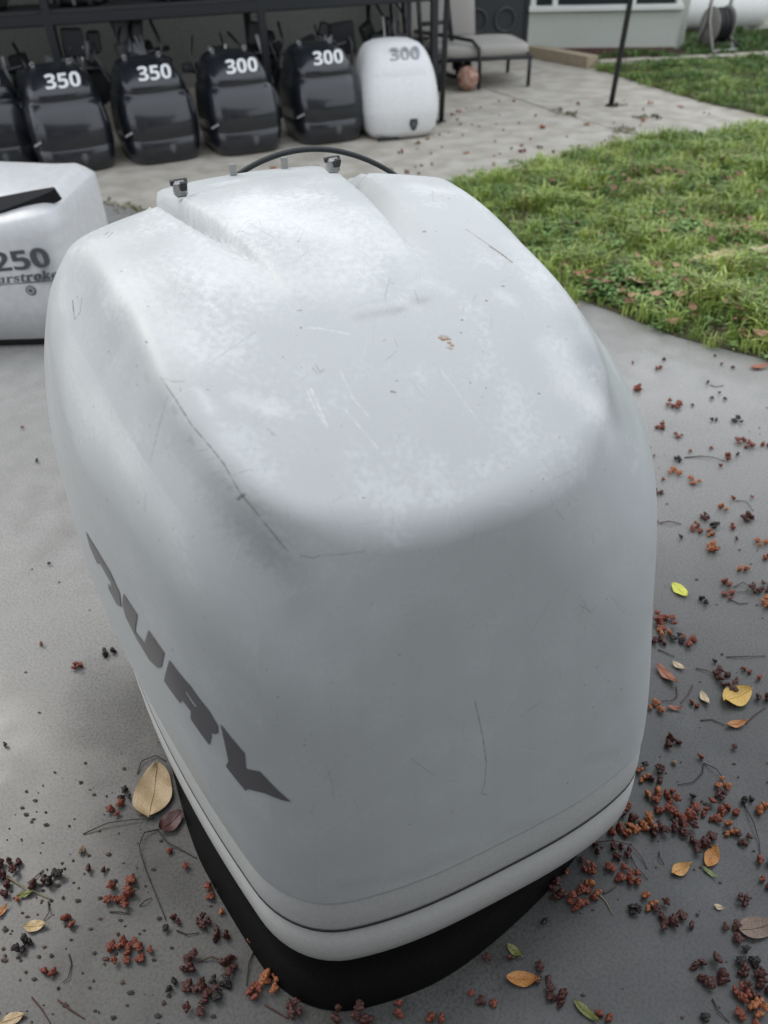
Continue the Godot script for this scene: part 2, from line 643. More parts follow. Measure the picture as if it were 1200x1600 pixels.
func big_cowling() -> void:
	var t := thing("outboard_cowling", "big worn white outboard motor cowling with grey lettering, filling the foreground", "engine cowling", Vector3(0.1387, 0, -0.6147), 24.47)
	var shell := Node3D.new()
	shell.name = "shell"
	t.add_child(shell)
	var k := 0
	for d in [["T", 170, 190, 1024, "top_panel"], ["L", 150, 100, 1024, "side_panel"], ["N", 100, 100, 1024, "rear_panel"], ["R", 80, 60, 512, "side_panel"], ["F", 80, 50, 512, "front_panel"]]:
		var tex := paint_side(d[0], d[3], 40 + k * 11)
		var m := StandardMaterial3D.new()
		m.albedo_texture = tex[0]
		m.roughness_texture = tex[1]
		m.roughness = 1.0
		m.metallic_specular = 0.5
		m.texture_repeat = false
		obj(d[4], shell_side(d[0], d[1], d[2]), m, shell)
		k += 1
	make_rim()
	var lipm := rough_mat(lin(0.50, 0.505, 0.49), lin(0.57, 0.575, 0.56), 7.0, 0.48, 5, 0.0, 0.03)
	obj("shell_edge", band([[0.2212, 0.0003], [0.2192, -0.0002], [0.2185, -0.0012], [0.2182, -0.014]]), flat(lin(0.50, 0.51, 0.505), 0.42), t)
	obj("lower_lip", band([[0.2183, -0.012], [0.2180, -0.0030], [0.2150, -0.0024], [0.185, 0.0012], [0.150, 0.0040], [0.1445, 0.0034], [0.1430, -0.002], [0.1425, -0.016]]), lipm, t)
	obj("seam_gasket", band([[0.1430, -0.014], [0.1424, 0.0030], [0.1415, 0.0044], [0.1390, 0.0044], [0.1376, 0.0028], [0.1366, -0.014]]), flat(lin(0.010, 0.012, 0.016), 0.5), t)
	obj("lower_strip", band([[0.1372, -0.014], [0.1366, -0.0024], [0.133, 0.0006], [0.104, 0.0040], [0.1010, 0.0058], [0.060, 0.0064], [0.044, 0.0060], [0.0405, 0.0042], [0.039, -0.002], [0.0385, -0.04]]), rough_mat(lin(0.48, 0.48, 0.46), lin(0.55, 0.55, 0.53), 7.0, 0.5, 6, 0.0, 0.03), t)
	var rubber := rough_mat(lin(0.003, 0.0034, 0.004), lin(0.011, 0.010, 0.009), 9.0, 0.55, 8, 0.06, 0.05)
	rubber.metallic_specular = 0.22
	obj("base_skirt", band([[0.034, -0.045, 0.0], [0.031, -0.022, 0.01], [-0.005, -0.014, 0.03], [-0.050, 0.004, 0.055], [-0.052, 0.008, 0.055], [-0.085, 0.018, 0.072], [-0.098, 0.026, 0.075], [-0.1022, 0.026, 0.075], [-0.1030, 0.020, 0.075]]), rubber, t)
	# lettering on the left flank
	var ink := flat(lin(0.115, 0.112, 0.115), 0.38)
	obj("decal_letter", lay_letter([pv("0.455,0.636 0.407,0.638 0.355,0.631 0.328,0.610 0.333,0.580 0.354,0.568 0.381,0.578 0.377,0.592 0.360,0.594 0.362,0.606 0.400,0.614 0.418,0.600 0.448,0.612")], []), ink, t)
	obj("decal_letter", lay_letter([pv("0.312,0.621 0.273,0.611 0.294,0.563 0.265,0.564 0.244,0.605 0.206,0.593 0.221,0.555 0.235,0.541 0.261,0.535 0.296,0.549 0.323,0.569 0.325,0.592")], []), ink, t)
	obj("decal_letter", lay_letter([pv("0.195,0.589 0.157,0.572 0.128,0.547 0.116,0.527 0.116,0.513 0.122,0.506 0.127,0.506 0.127,0.496 0.132,0.476 0.163,0.503 0.160,0.520 0.176,0.529 0.183,0.517 0.221,0.527")], [pv("0.169,0.551 0.165,0.554 0.148,0.540 0.152,0.536")]), ink, t)
	obj("decal_letter", lay_letter([pv("0.112,0.533 0.083,0.497 0.081,0.468 0.066,0.472 0.051,0.451 0.034,0.428 0.040,0.428 0.059,0.433 0.077,0.429 0.080,0.423 0.107,0.453 0.103,0.467")], []), ink, t)
	# latches, tabs and the strap at the far edge
	var steel := rough_mat(lin(0.55, 0.55, 0.54), lin(0.10, 0.10, 0.10), 60.0, 0.3, 12)
	steel.metallic = 0.7
	for sx in [-1.0, 1.0]:
		var lx: float = 0.139 * sx
		var ly := top_height(lx, 0.835) + 0.012
		var la := obj("latch", boxm(Vector3(0.022, 0.026, 0.018), Vector3(lx, ly + 0.006, -0.835), 0.005), steel, t)
		var st := start()
		add_box(st, Vector3(0.012, 0.016, 0.008), Transform3D(Basis(Vector3.RIGHT, 0.5), Vector3(lx + 0.004, ly + 0.012, -0.823)), 0.003)
		add_lathe(st, [Vector2(0.0, -0.014), Vector2(0.005, -0.014), Vector2(0.005, 0.014), Vector2(0.0, 0.014)], Transform3D(Basis(Vector3.BACK, PI / 2), Vector3(lx, ly + 0.016, -0.838)), 12)
		st.generate_normals()
		obj("latch_pin", st.commit(), flat(lin(0.02, 0.02, 0.022), 0.4), la)
	for p in [[-0.015, 0.945], [0.085, 0.945]]:
		var y := top_height(p[0], p[1])
		obj("metal_tab", boxm(Vector3(0.013, 0.026, 0.006), Vector3(p[0], y + 0.008, -p[1]), 0.002), flat(lin(0.32, 0.32, 0.31), 0.35, 0.6), t)
	var pts: Array = []
	for i in 25:
		var u := i / 24.0
		var a := PI * u
		pts.append(Vector3(lerpf(-0.045, 0.345, u), 0.925 + 0.078 * pow(sin(a), 0.75) - 0.03 * u, -(0.985 - 0.04 * u)))
	obj("carry_strap", tubem(pts, 0.0052, 10), flat(lin(0.014, 0.018, 0.020), 0.45), t)
	obj("strap_anchor", boxm(Vector3(0.026, 0.030, 0.022), Vector3(-0.048, 0.935, -0.98), 0.004), flat(lin(0.25, 0.26, 0.26), 0.4, 0.3), t)
	# the cowling is a little smaller than it was drawn, and stands on its skirt
	for c in t.get_children(): c.position.y += 0.1032
	t.scale = Vector3.ONE * 0.929

# ------------------------------------------------------------------ the other cowlings
func small_cowling(called: String, label: String, at: Vector3, turn: float, num: String, white: bool, group: String) -> void:
	var t := thing(called, label, "engine cowling", at, turn, group)
	var m: StandardMaterial3D
	if white:
		m = rough_mat(lin(0.66, 0.67, 0.67), lin(0.74, 0.745, 0.745), 3.0, 0.38, 21)
	else:
		m = flat(lin(0.010, 0.012, 0.017), 0.30)
		m.clearcoat_enabled = true
		m.clearcoat = 0.6
		m.clearcoat_roughness = 0.08
	var rings: Array
	if white:
		rings = [[0.012, 0.0, 0.205, 0.22, 4], [0.015, 0.0, 0.240, 0.255, 4], [0.06, 0.0, 0.268, 0.285, 3.8], [0.16, 0.0, 0.288, 0.302, 3.6], [0.195, 0.0, 0.291, 0.303, 3.6], [0.2, 0.0, 0.2902, 0.3022, 3.6], [0.206, 0.0, 0.291, 0.302, 3.6], [0.30, -0.01, 0.288, 0.292, 3.5], [0.385, -0.02, 0.276, 0.272, 3.5], [0.40, -0.022, 0.2725, 0.2655, 3.5], [0.412, -0.025, 0.2695, 0.2635, 3.5], [0.43, -0.03, 0.264, 0.267, 3.5], [0.49, -0.045, 0.245, 0.24, 3.5], [0.54, -0.06, 0.222, 0.205, 3.4], [0.575, -0.075, 0.19, 0.165, 3.2], [0.595, -0.085, 0.14, 0.115, 3], [0.603, -0.09, 0.08, 0.06, 2.5], [0.605, -0.09, 0.0, 0.0, 2]]
	else:
		rings = [[0.0, 0.0, 0.205, 0.235, 4.2], [0.004, 0.0, 0.228, 0.262, 4.2], [0.05, 0.0, 0.244, 0.286, 4.2], [0.155, 0.0, 0.260, 0.302, 4.2], [0.160, 0.0, 0.256, 0.297, 4.2], [0.166, 0.0, 0.261, 0.302, 4.2], [0.27, -0.005, 0.260, 0.297, 4.2], [0.36, -0.015, 0.250, 0.283, 4.2], [0.405, -0.022, 0.240, 0.270, 4.2], [0.418, -0.026, 0.230, 0.248, 4.2], [0.432, -0.03, 0.227, 0.246, 4.2], [0.442, -0.033, 0.227, 0.262, 4.2], [0.50, -0.05, 0.206, 0.232, 4.2], [0.56, -0.07, 0.180, 0.186, 4.0], [0.582, -0.08, 0.160, 0.156, 3.8], [0.596, -0.088, 0.128, 0.116, 3.5], [0.602, -0.09, 0.08, 0.07, 3], [0.604, -0.09, 0.0, 0.0, 2]]
	obj("shell", ringm(rings, 64, 0.012), m, t)
	var ink := flat(lin(0.72, 0.73, 0.74), 0.4) if not white else flat(lin(0.30, 0.31, 0.33), 0.5)
	var slope := Basis(Vector3.RIGHT, -0.62)
	var tx := obj("number", text_mesh(num, 0.092, 1.08, "Droid Sans", 700, 0.12, 0.012), ink, t)
	tx.transform = Transform3D(slope, Vector3(0.02 if not white else 0.03, 0.530, 0.166 if not white else 0.168))
	if not white:
		var rim_ink := flat(lin(0.05, 0.055, 0.06), 0.4)
		var r := 0.075
		var out_line := obj("number_plate", boxm(Vector3(0.30, 0.006, 0.004), Vector3(0, 0, 0), 0.002), rim_ink, t)
		out_line.transform = Transform3D(slope, Vector3(0.01, 0.467, 0.219))
		for sx in [-1.0, 1.0]:
			obj("edge_highlight", tubem([Vector3(0.208 * sx, 0.40, 0.215), Vector3(0.217 * sx, 0.30, 0.236), Vector3(0.222 * sx, 0.20, 0.244)], [0.004, 0.011, 0.003], 8), flat(lin(0.06, 0.065, 0.075), 0.16), t)  # paler glossy strips standing in for highlights along the front edges
			obj("lifting_eye", tubem(ring_pts(Vector3(0.115 * sx, 0.610, -0.05), 0.012, Vector3.FORWARD), 0.003, 6, true), flat(lin(0.5, 0.5, 0.5), 0.3, 0.9), t)
		var bd := obj("side_badge", text_mesh("Pro", 0.03, 1.6, "Droid Serif", 400, 0.3, 0.003), flat(lin(0.35, 0.35, 0.36), 0.4), t)
		bd.mesh = boxm(Vector3(0.075, 0.012, 0.003), Vector3.ZERO, 0.001)
		bd.transform = Transform3D(Basis(Vector3.UP, -0.95) * Basis(Vector3.BACK, 0.42), Vector3(-0.243, 0.205, 0.258))
	# the shield shaped emblem recess low on the face
	var sh := PackedVector2Array([Vector2(-0.028, 0.036), Vector2(0.028, 0.036), Vector2(0.030, 0.0), Vector2(0.016, -0.032), Vector2(0, -0.044), Vector2(-0.016, -0.032), Vector2(-0.030, 0.0)])
	var ez := 0.3045 + 0.012
	var em := obj("emblem", prismm(sh, 0.0, 0.006), flat(lin(0.015, 0.016, 0.018), 0.3) if white else flat(lin(0.05, 0.053, 0.058), 0.3), t)
	em.transform = Transform3D(Basis.IDENTITY, Vector3(0.05 if white else 0.02, 0.105, ez - 0.012 if white else ez - 0.016))
	var sh2 := PackedVector2Array()
	for p in sh: sh2.append(p * 0.55)
	var en := obj("emblem_inlay", prismm(sh2, 0.006, 0.010), flat(lin(0.10, 0.105, 0.11), 0.3), em)
	if white:
		obj("inlet_notch", boxm(Vector3(0.16, 0.045, 0.02), Vector3(-0.13, 0.006, 0.262), 0.008), flat(lin(0.02, 0.02, 0.022), 0.6), t)

func ring_pts(c: Vector3, r: float, axis: Vector3, n := 14) -> Array:
	var x := axis.cross(Vector3.UP if absf(axis.y) < 0.9 else Vector3.RIGHT).normalized()
	var y := axis.cross(x).normalized()
	var o: Array = []
	for i in n: o.append(c + x * cos(TAU * i / n) * r + y * sin(TAU * i / n) * r)
	return o

func vented_cowling() -> void:
	var t := thing("vented_cowling", "clean white cowling with black intake slot and the number 250, left of the big one", "engine cowling", Vector3(-1.49, 0, -3.205), -1.0)
	var m := rough_mat(lin(0.56, 0.565, 0.57), lin(0.62, 0.625, 0.63), 2.0, 0.32, 23)
	var st := [[0.035, 0.0, 0.30, 0.30, 7], [0.040, 0.0, 0.316, 0.318, 8], [0.20, 0.0, 0.330, 0.330, 8], [0.40, 0.0, 0.334, 0.327, 8], [0.462, -0.003, 0.331, 0.322, 8], [0.474, -0.006, 0.326, 0.312, 7], [0.50, -0.018, 0.310, 0.282, 6.5], [0.535, -0.033, 0.286, 0.240, 6], [0.566, -0.05, 0.262, 0.202, 6], [0.588, -0.062, 0.240, 0.172, 5.5], [0.600, -0.072, 0.215, 0.148, 5], [0.606, -0.08, 0.17, 0.11, 4], [0.608, -0.085, 0.0, 0.0, 2]]
	for g in st:
		if g[0] > 0.44: g[0] = 0.44 + (g[0] - 0.44) * 0.80
	obj("shell", ringm(st, 96, 0.015, 0.15), m, t)
	obj("foot_skirt", ringm([[0.0, 0.0, 0.288, 0.29, 7], [0.004, 0.0, 0.296, 0.298, 7], [0.042, 0.0, 0.300, 0.302, 7]], 64, 0.01), flat(lin(0.012, 0.012, 0.013), 0.5), t)
	var slot := PackedVector2Array([Vector2(-0.36, -0.062), Vector2(-0.20, -0.056), Vector2(-0.06, -0.040), Vector2(0.06, -0.010), Vector2(0.125, 0.012), Vector2(0.136, 0.022), Vector2(0.128, 0.031), Vector2(0.05, 0.034), Vector2(-0.10, 0.034), Vector2(-0.36, 0.026)])
	var place := Transform3D(Basis(Vector3.BACK, 0.145) * Basis(Vector3.RIGHT, -1.12), Vector3(0.205, 0.5435, 0.2435))
	obj("intake_slot", prismm(slot, -0.045, 0.004), flat(lin(0.006, 0.007, 0.009), 0.9), t).transform = place
	var ink := flat(lin(0.075, 0.08, 0.088), 0.4)
	obj("number", text_mesh("250", 0.070, 1.42, "Droid Sans", 700, 0.0, 0.008), ink, t).transform = Transform3D(Basis(Vector3.BACK, 0.06), Vector3(0.182, 0.356, 0.338))
	obj("script_lettering", text_mesh("Fourstroke", 0.030, 1.3, "Droid Serif", 700, 0.35, 0.006), ink, t).transform = Transform3D(Basis(Vector3.BACK, 0.06), Vector3(0.155, 0.290, 0.339))
	obj("underline", boxm(Vector3(0.27, 0.004, 0.004), Vector3(0.155, 0.270, 0.340), 0.001, Basis(Vector3.BACK, 0.06)), ink, t)
	var r := obj("roundel", lathem([Vector2(0, 0.004), Vector2(0.018, 0.004), Vector2(0.020, 0.002), Vector2(0.020, -0.004)].map(func(v): return Vector2(v.x, -v.y)), Transform3D(Basis(Vector3.RIGHT, -PI / 2), Vector3.ZERO), 20), flat(lin(0.12, 0.12, 0.125), 0.4), t)
	r.position = Vector3(0.185, 0.240, 0.338)
	obj("roundel_ring", tubem(ring_pts(Vector3(0, 0, 0.005), 0.011, Vector3.BACK), 0.0022, 6, true), flat(lin(0.4, 0.4, 0.4), 0.4), r)

# ------------------------------------------------------------------ ground
func concrete(wet: bool, seed_: int) -> StandardMaterial3D:
	var m := StandardMaterial3D.new()
	m.detail_enabled = true
	m.detail_blend_mode = BaseMaterial3D.BLEND_MODE_MUL
	m.detail_albedo = noise_tex(seed_ + 3, 0.13, [lin(0.62, 0.62, 0.62), lin(0.86, 0.86, 0.86), lin(1, 1, 1)] if wet else [lin(0.78, 0.78, 0.78), lin(0.94, 0.94, 0.94), lin(1, 1, 1)], [0.2, 0.46, 0.75], 4, 1024)
	m.detail_uv_layer = BaseMaterial3D.DETAIL_UV_2
	m.uv2_scale = Vector3.ONE * (1.05 if wet else 0.7)
	if not wet:
		m.albedo_texture = noise_tex(seed_, 0.009, [lin(0.375, 0.345, 0.29), lin(0.44, 0.41, 0.355), lin(0.50, 0.47, 0.415)], [0.25, 0.5, 0.78], 7, 1024)
		m.uv1_scale = Vector3.ONE / 2.3
		m.roughness = 0.8
		return m
	# damp slab: wet stain and painted shade near the viewer, drying far left
	var n := 1024
	var span := 12.0
	var a := FastNoiseLite.new()
	a.seed = seed_
	a.frequency = 0.8 * span / n
	a.fractal_octaves = 6
	var blot := a.get_image(n, n, false, false, false).get_data()
	a.seed = seed_ + 1
	a.frequency = 9.0 * span / n
	a.fractal_octaves = 4
	var mottle := a.get_image(n, n, false, false, false).get_data()
	var col := PackedByteArray()
	col.resize(n * n * 3)
	var rgh := PackedByteArray()
	rgh.resize(n * n)
	var lut := PackedByteArray()
	lut.resize(1025)
	for i in 1025: lut[i] = int(clampf(Color(i / 1024.0, 0, 0).linear_to_srgb().r * 255.0 + 0.5, 0, 255))
	for j in n:
		var z := (j + 0.5) / n * span - 8.0
		for i in n:
			var x := (i + 0.5) / n * span - 6.0
			var k := j * n + i
			var b := (blot[k] - 128) / 128.0
			var c := (mottle[k] - 128) / 128.0
			var edge := lerpf(-0.95, -1.75, sst(-0.3, 0.9, x))
			var w := sst(-0.75, 0.65, z - edge + 0.55 * b + 0.22 * c)
			var v := lerpf(0.300 + 0.085 * b + 0.05 * c, 0.080 + 0.034 * b + 0.024 * c, w)
			col[k * 3] = lut[int(clampf(v * 1.02, 0, 1) * 1024)]
			col[k * 3 + 1] = lut[int(clampf(v, 0, 1) * 1024)]
			col[k * 3 + 2] = lut[int(clampf(v * 0.955, 0, 1) * 1024)]
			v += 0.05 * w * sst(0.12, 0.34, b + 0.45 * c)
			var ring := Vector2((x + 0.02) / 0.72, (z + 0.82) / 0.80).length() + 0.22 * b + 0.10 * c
			v *= lerpf(0.68, 1.0, sst(0.75, 1.15, ring))  # darker ellipse for shade round the base, applied after the colour is stored
			var film := sst(-0.25, 0.35, b + 0.3 * c)
			rgh[k] = int(255.0 * clampf(lerpf(0.46, 0.36, w) - 0.22 * film + 0.06 * c, 0.12, 0.9))
	m.albedo_texture = ImageTexture.create_from_image(Image.create_from_data(n, n, false, Image.FORMAT_RGB8, col))
	m.roughness_texture = ImageTexture.create_from_image(Image.create_from_data(n, n, false, Image.FORMAT_L8, rgh))
	m.roughness = 1.0
	m.uv1_scale = Vector3.ONE / span
	m.uv1_offset = Vector3(0.5, 8.0 / span, 0)
	m.texture_repeat = true
	return m

func ground_all() -> void:
	var soil := rough_mat(lin(0.055, 0.042, 0.03), lin(0.10, 0.08, 0.055), 1.1, 0.95, 31, 1.0)
	var g := obj("ground", slabm(PackedVector2Array([Vector2(-45, -45), Vector2(45, -45), Vector2(45, 45), Vector2(-45, 45)]), -0.6, -0.05), soil)
	tag(g, "dark bare soil under the slabs and lawns", "ground", "", "structure")
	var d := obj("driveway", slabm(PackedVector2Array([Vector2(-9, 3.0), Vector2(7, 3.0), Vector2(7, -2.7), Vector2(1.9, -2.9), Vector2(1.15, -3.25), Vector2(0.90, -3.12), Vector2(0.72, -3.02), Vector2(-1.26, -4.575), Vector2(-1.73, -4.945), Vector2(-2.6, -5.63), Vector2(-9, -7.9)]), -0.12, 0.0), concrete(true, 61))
	tag(d, "dark wet concrete slab strewn with seed pods", "concrete slab", "", "structure")
	var dry := concrete(false, 81)
	var p := obj("patio", slabm(PackedVector2Array([Vector2(-9, -7.87), Vector2(-2.6, -5.60), Vector2(-1.74, -4.92), Vector2(-1.27, -4.55), Vector2(0.70, -3.00), Vector2(0.95, -3.15), Vector2(1.90, -5.2), Vector2(2.02, -5.77), Vector2(1.85, -6.16), Vector2(1.47, -7.03), Vector2(0.9, -8.5), Vector2(0.5, -10.4), Vector2(-9, -10.4)]), -0.12, 0.0), dry)
	tag(p, "pale sandy concrete patio under the row of cowlings", "concrete slab", "", "structure")
	var p2 := obj("patio", slabm(PackedVector2Array([Vector2(0.93, -8.5), Vector2(1.495, -7.035), Vector2(1.875, -6.165), Vector2(2.045, -5.77), Vector2(2.3, -5.4), Vector2(5.0, -5.0), Vector2(5.2, -6.2), Vector2(3.5, -6.8), Vector2(2.95, -7.7), Vector2(2.5, -8.85), Vector2(1.9, -10.3), Vector2(0.53, -10.4)]), -0.12, -0.003), dry)
	tag(p2, "pale concrete patio slab between the two lawns", "concrete slab", "", "structure")

func tuft_mesh(blades: int, h: float, seed_: int, wide := 0.0035) -> Mesh:
	var r := RandomNumberGenerator.new()
	r.seed = seed_
	var st := start()
	st.set_smooth_group(-1)
	for b in blades:
		var an := r.randf() * TAU
		var lean := r.randf_range(0.2, 1.1)
		var hh := h * r.randf_range(0.5, 1.1)
		var o := Vector3(r.randf_range(-0.018, 0.018), 0, r.randf_range(-0.018, 0.018))
		var dir := Vector3(cos(an), 0, sin(an))
		var sd := Vector3(-sin(an), 0, cos(an)) * wide * r.randf_range(0.6, 1.3)
		var p0 := o
		var p1 := o + dir * hh * lean * 0.3 + Vector3.UP * hh * 0.62
		var p2 := o + dir * hh * lean * 0.95 + Vector3.UP * hh * (1.0 - 0.38 * lean)
		var v := r.randf_range(0.75, 1.25)
		st.set_color(Color(v, v, v * 0.95))
		quad(st, p0 - sd, p0 + sd, p1 + sd * 0.85, p1 - sd * 0.85)
		for q in [p1 - sd * 0.85, p1 + sd * 0.85, p2]: st.add_vertex(q)
	st.generate_normals()
	return st.commit()

func leafy_mesh(seed_: int) -> Mesh:
	var r := RandomNumberGenerator.new()
	r.seed = seed_
	var st := start()
	st.set_smooth_group(-1)
	for b in 7:
		var an := r.randf() * TAU
		var dir := Vector3(cos(an), 0, sin(an))
		var sd := Vector3(-sin(an), 0, cos(an)) * r.randf_range(0.006, 0.010)
		var o := Vector3(r.randf_range(-0.02, 0.02), r.randf_range(0.008, 0.035), r.randf_range(-0.02, 0.02))
		var L := r.randf_range(0.018, 0.034)
		var v := r.randf_range(0.8, 1.2)
		st.set_color(Color(v, v, v))
		var a := o
		var m := o + dir * L * 0.5 + Vector3.UP * 0.006
		var e := o + dir * L - Vector3.UP * 0.002
		for q in [a, m + sd, e, a, e, m - sd]: st.add_vertex(q)
	st.generate_normals()
	return st.commit()

func inside(p: Vector2, poly: PackedVector2Array) -> bool:
	return Geometry2D.is_point_in_polygon(p, poly)

func grass_patch(called: String, label: String, poly: PackedVector2Array, lift: Callable, count: int, mesh: Mesh, mat: Material, scale_: Vector2, tone: Array, seed_: int, clear: float, dry_share := 0.10) -> void:
	var r := RandomNumberGenerator.new()
	r.seed = seed_
	var n := FastNoiseLite.new()
	n.seed = seed_
	n.frequency = 1.6
	var n2 := FastNoiseLite.new()
	n2.seed = seed_ + 4
	n2.frequency = 3.1
	var lo := Vector2(99, 99)
	var hi := Vector2(-99, -99)
	for p in poly:
		lo = lo.min(p)
		hi = hi.max(p)
	var xf: Array = []
	var cols: Array = []
	var tries := 0
	while xf.size() < count and tries < count * 6:
		tries += 1
		var p := Vector2(r.randf_range(lo.x - 0.1, hi.x + 0.1), r.randf_range(lo.y - 0.1, hi.y + 0.1)) + Vector2(n2.get_noise_2d(tries, 1), n2.get_noise_2d(1, tries)) * 0.03
		var wob := Vector2(n2.get_noise_2d(p.x * 1.6 + 7.0, p.y * 1.6), n2.get_noise_2d(p.x * 1.6, p.y * 1.6 + 31.0)) * 0.16 + Vector2(n2.get_noise_2d(p.x * 6.0, p.y * 6.0 + 3.0), n2.get_noise_2d(p.x * 6.0 + 9.0, p.y * 6.0)) * 0.05
		if not inside(p + wob, poly) and not (inside(p, poly) and r.randf() < 0.75): continue
		var d := n.get_noise_2d(p.x, p.y) + 0.5 * n2.get_noise_2d(p.x * 2.2, p.y * 2.2)
		if d < clear and r.randf() < 0.85: continue
		var s := r.randf_range(scale_.x, scale_.y) * clampf(0.85 + 0.9 * n2.get_noise_2d(p.x * 0.8, p.y * 0.8), 0.4, 1.4)
		var b := Basis(Vector3.UP, r.randf() * TAU).scaled(Vector3(s, s * r.randf_range(0.8, 1.15), s))
		xf.append(Transform3D(b, Vector3(p.x, lift.call(p), p.y)))
		var c: Color = (tone[0] as Color).lerp(tone[1], clampf(0.5 + n2.get_noise_2d(p.x, p.y) * 0.9 + r.randf_range(-0.25, 0.25), 0, 1))
		if r.randf() < dry_share: c = lin(0.17, 0.13, 0.065).lerp(c, 0.2)
		cols.append(c)
	var mm := MultiMesh.new()
	mm.transform_format = MultiMesh.TRANSFORM_3D
	mm.use_colors = true
	mm.mesh = mesh
	mm.instance_count = xf.size()
	for i in xf.size():
		mm.set_instance_transform(i, xf[i])
		mm.set_instance_color(i, cols[i])
	var o := MultiMeshInstance3D.new()
	o.multimesh = mm
	o.material_override = mat
	o.name = numbered(called)
	add_child(o)
	tag(o, label, "grass", "", "stuff")

func mound(called: String, label: String, poly: PackedVector2Array, h: float, seed_: int, mat: Material) -> Callable:
	var n := FastNoiseLite.new()
	n.seed = seed_
	n.frequency = 1.3
	n.fractal_octaves = 3
	var lift := func(p: Vector2) -> float:
		var d := 9.0
		for i in poly.size():
			var c := Geometry2D.get_closest_point_to_segment(p, poly[i], poly[(i + 1) % poly.size()])
			d = minf(d, p.distance_to(c))
		return 0.004 + h * sst(0.0, 0.28, d) * (0.75 + 0.6 * n.get_noise_2d(p.x, p.y))
	var lo := Vector2(99, 99)
	var hi := Vector2(-99, -99)
	for p in poly:
		lo = lo.min(p)
		hi = hi.max(p)
	var st := start()
	st.set_smooth_group(0)
	var cell := 0.10
	for i in int(ceil((hi.x - lo.x) / cell)):
		for j in int(ceil((hi.y - lo.y) / cell)):
			var o := lo + Vector2(i, j) * cell
			var sq := PackedVector2Array([o, o + Vector2(cell, 0), o + Vector2(cell, cell), o + Vector2(0, cell)])
			for b in Geometry2D.intersect_polygons(sq, poly):
				var idx := Geometry2D.triangulate_polygon(b)
				for k in range(0, idx.size(), 3):
					var tri := [b[idx[k]], b[idx[k + 1]], b[idx[k + 2]]]
					if (tri[1] - tri[0]).cross(tri[2] - tri[0]) < 0: tri = [tri[0], tri[2], tri[1]]
					for p in tri: st.add_vertex(Vector3(p.x, lift.call(p), p.y))
	st.generate_normals()
	var g := obj(called, st.commit(), mat)
	tag(g, label, "ground", "", "structure")
	return lift

func grass_mat() -> StandardMaterial3D:
	var m := StandardMaterial3D.new()
	m.vertex_color_use_as_albedo = true
	m.albedo_color = Color.WHITE
	m.roughness = 0.45
	m.backlight_enabled = true
	m.backlight = Color(0.5, 0.55, 0.3)
	return m

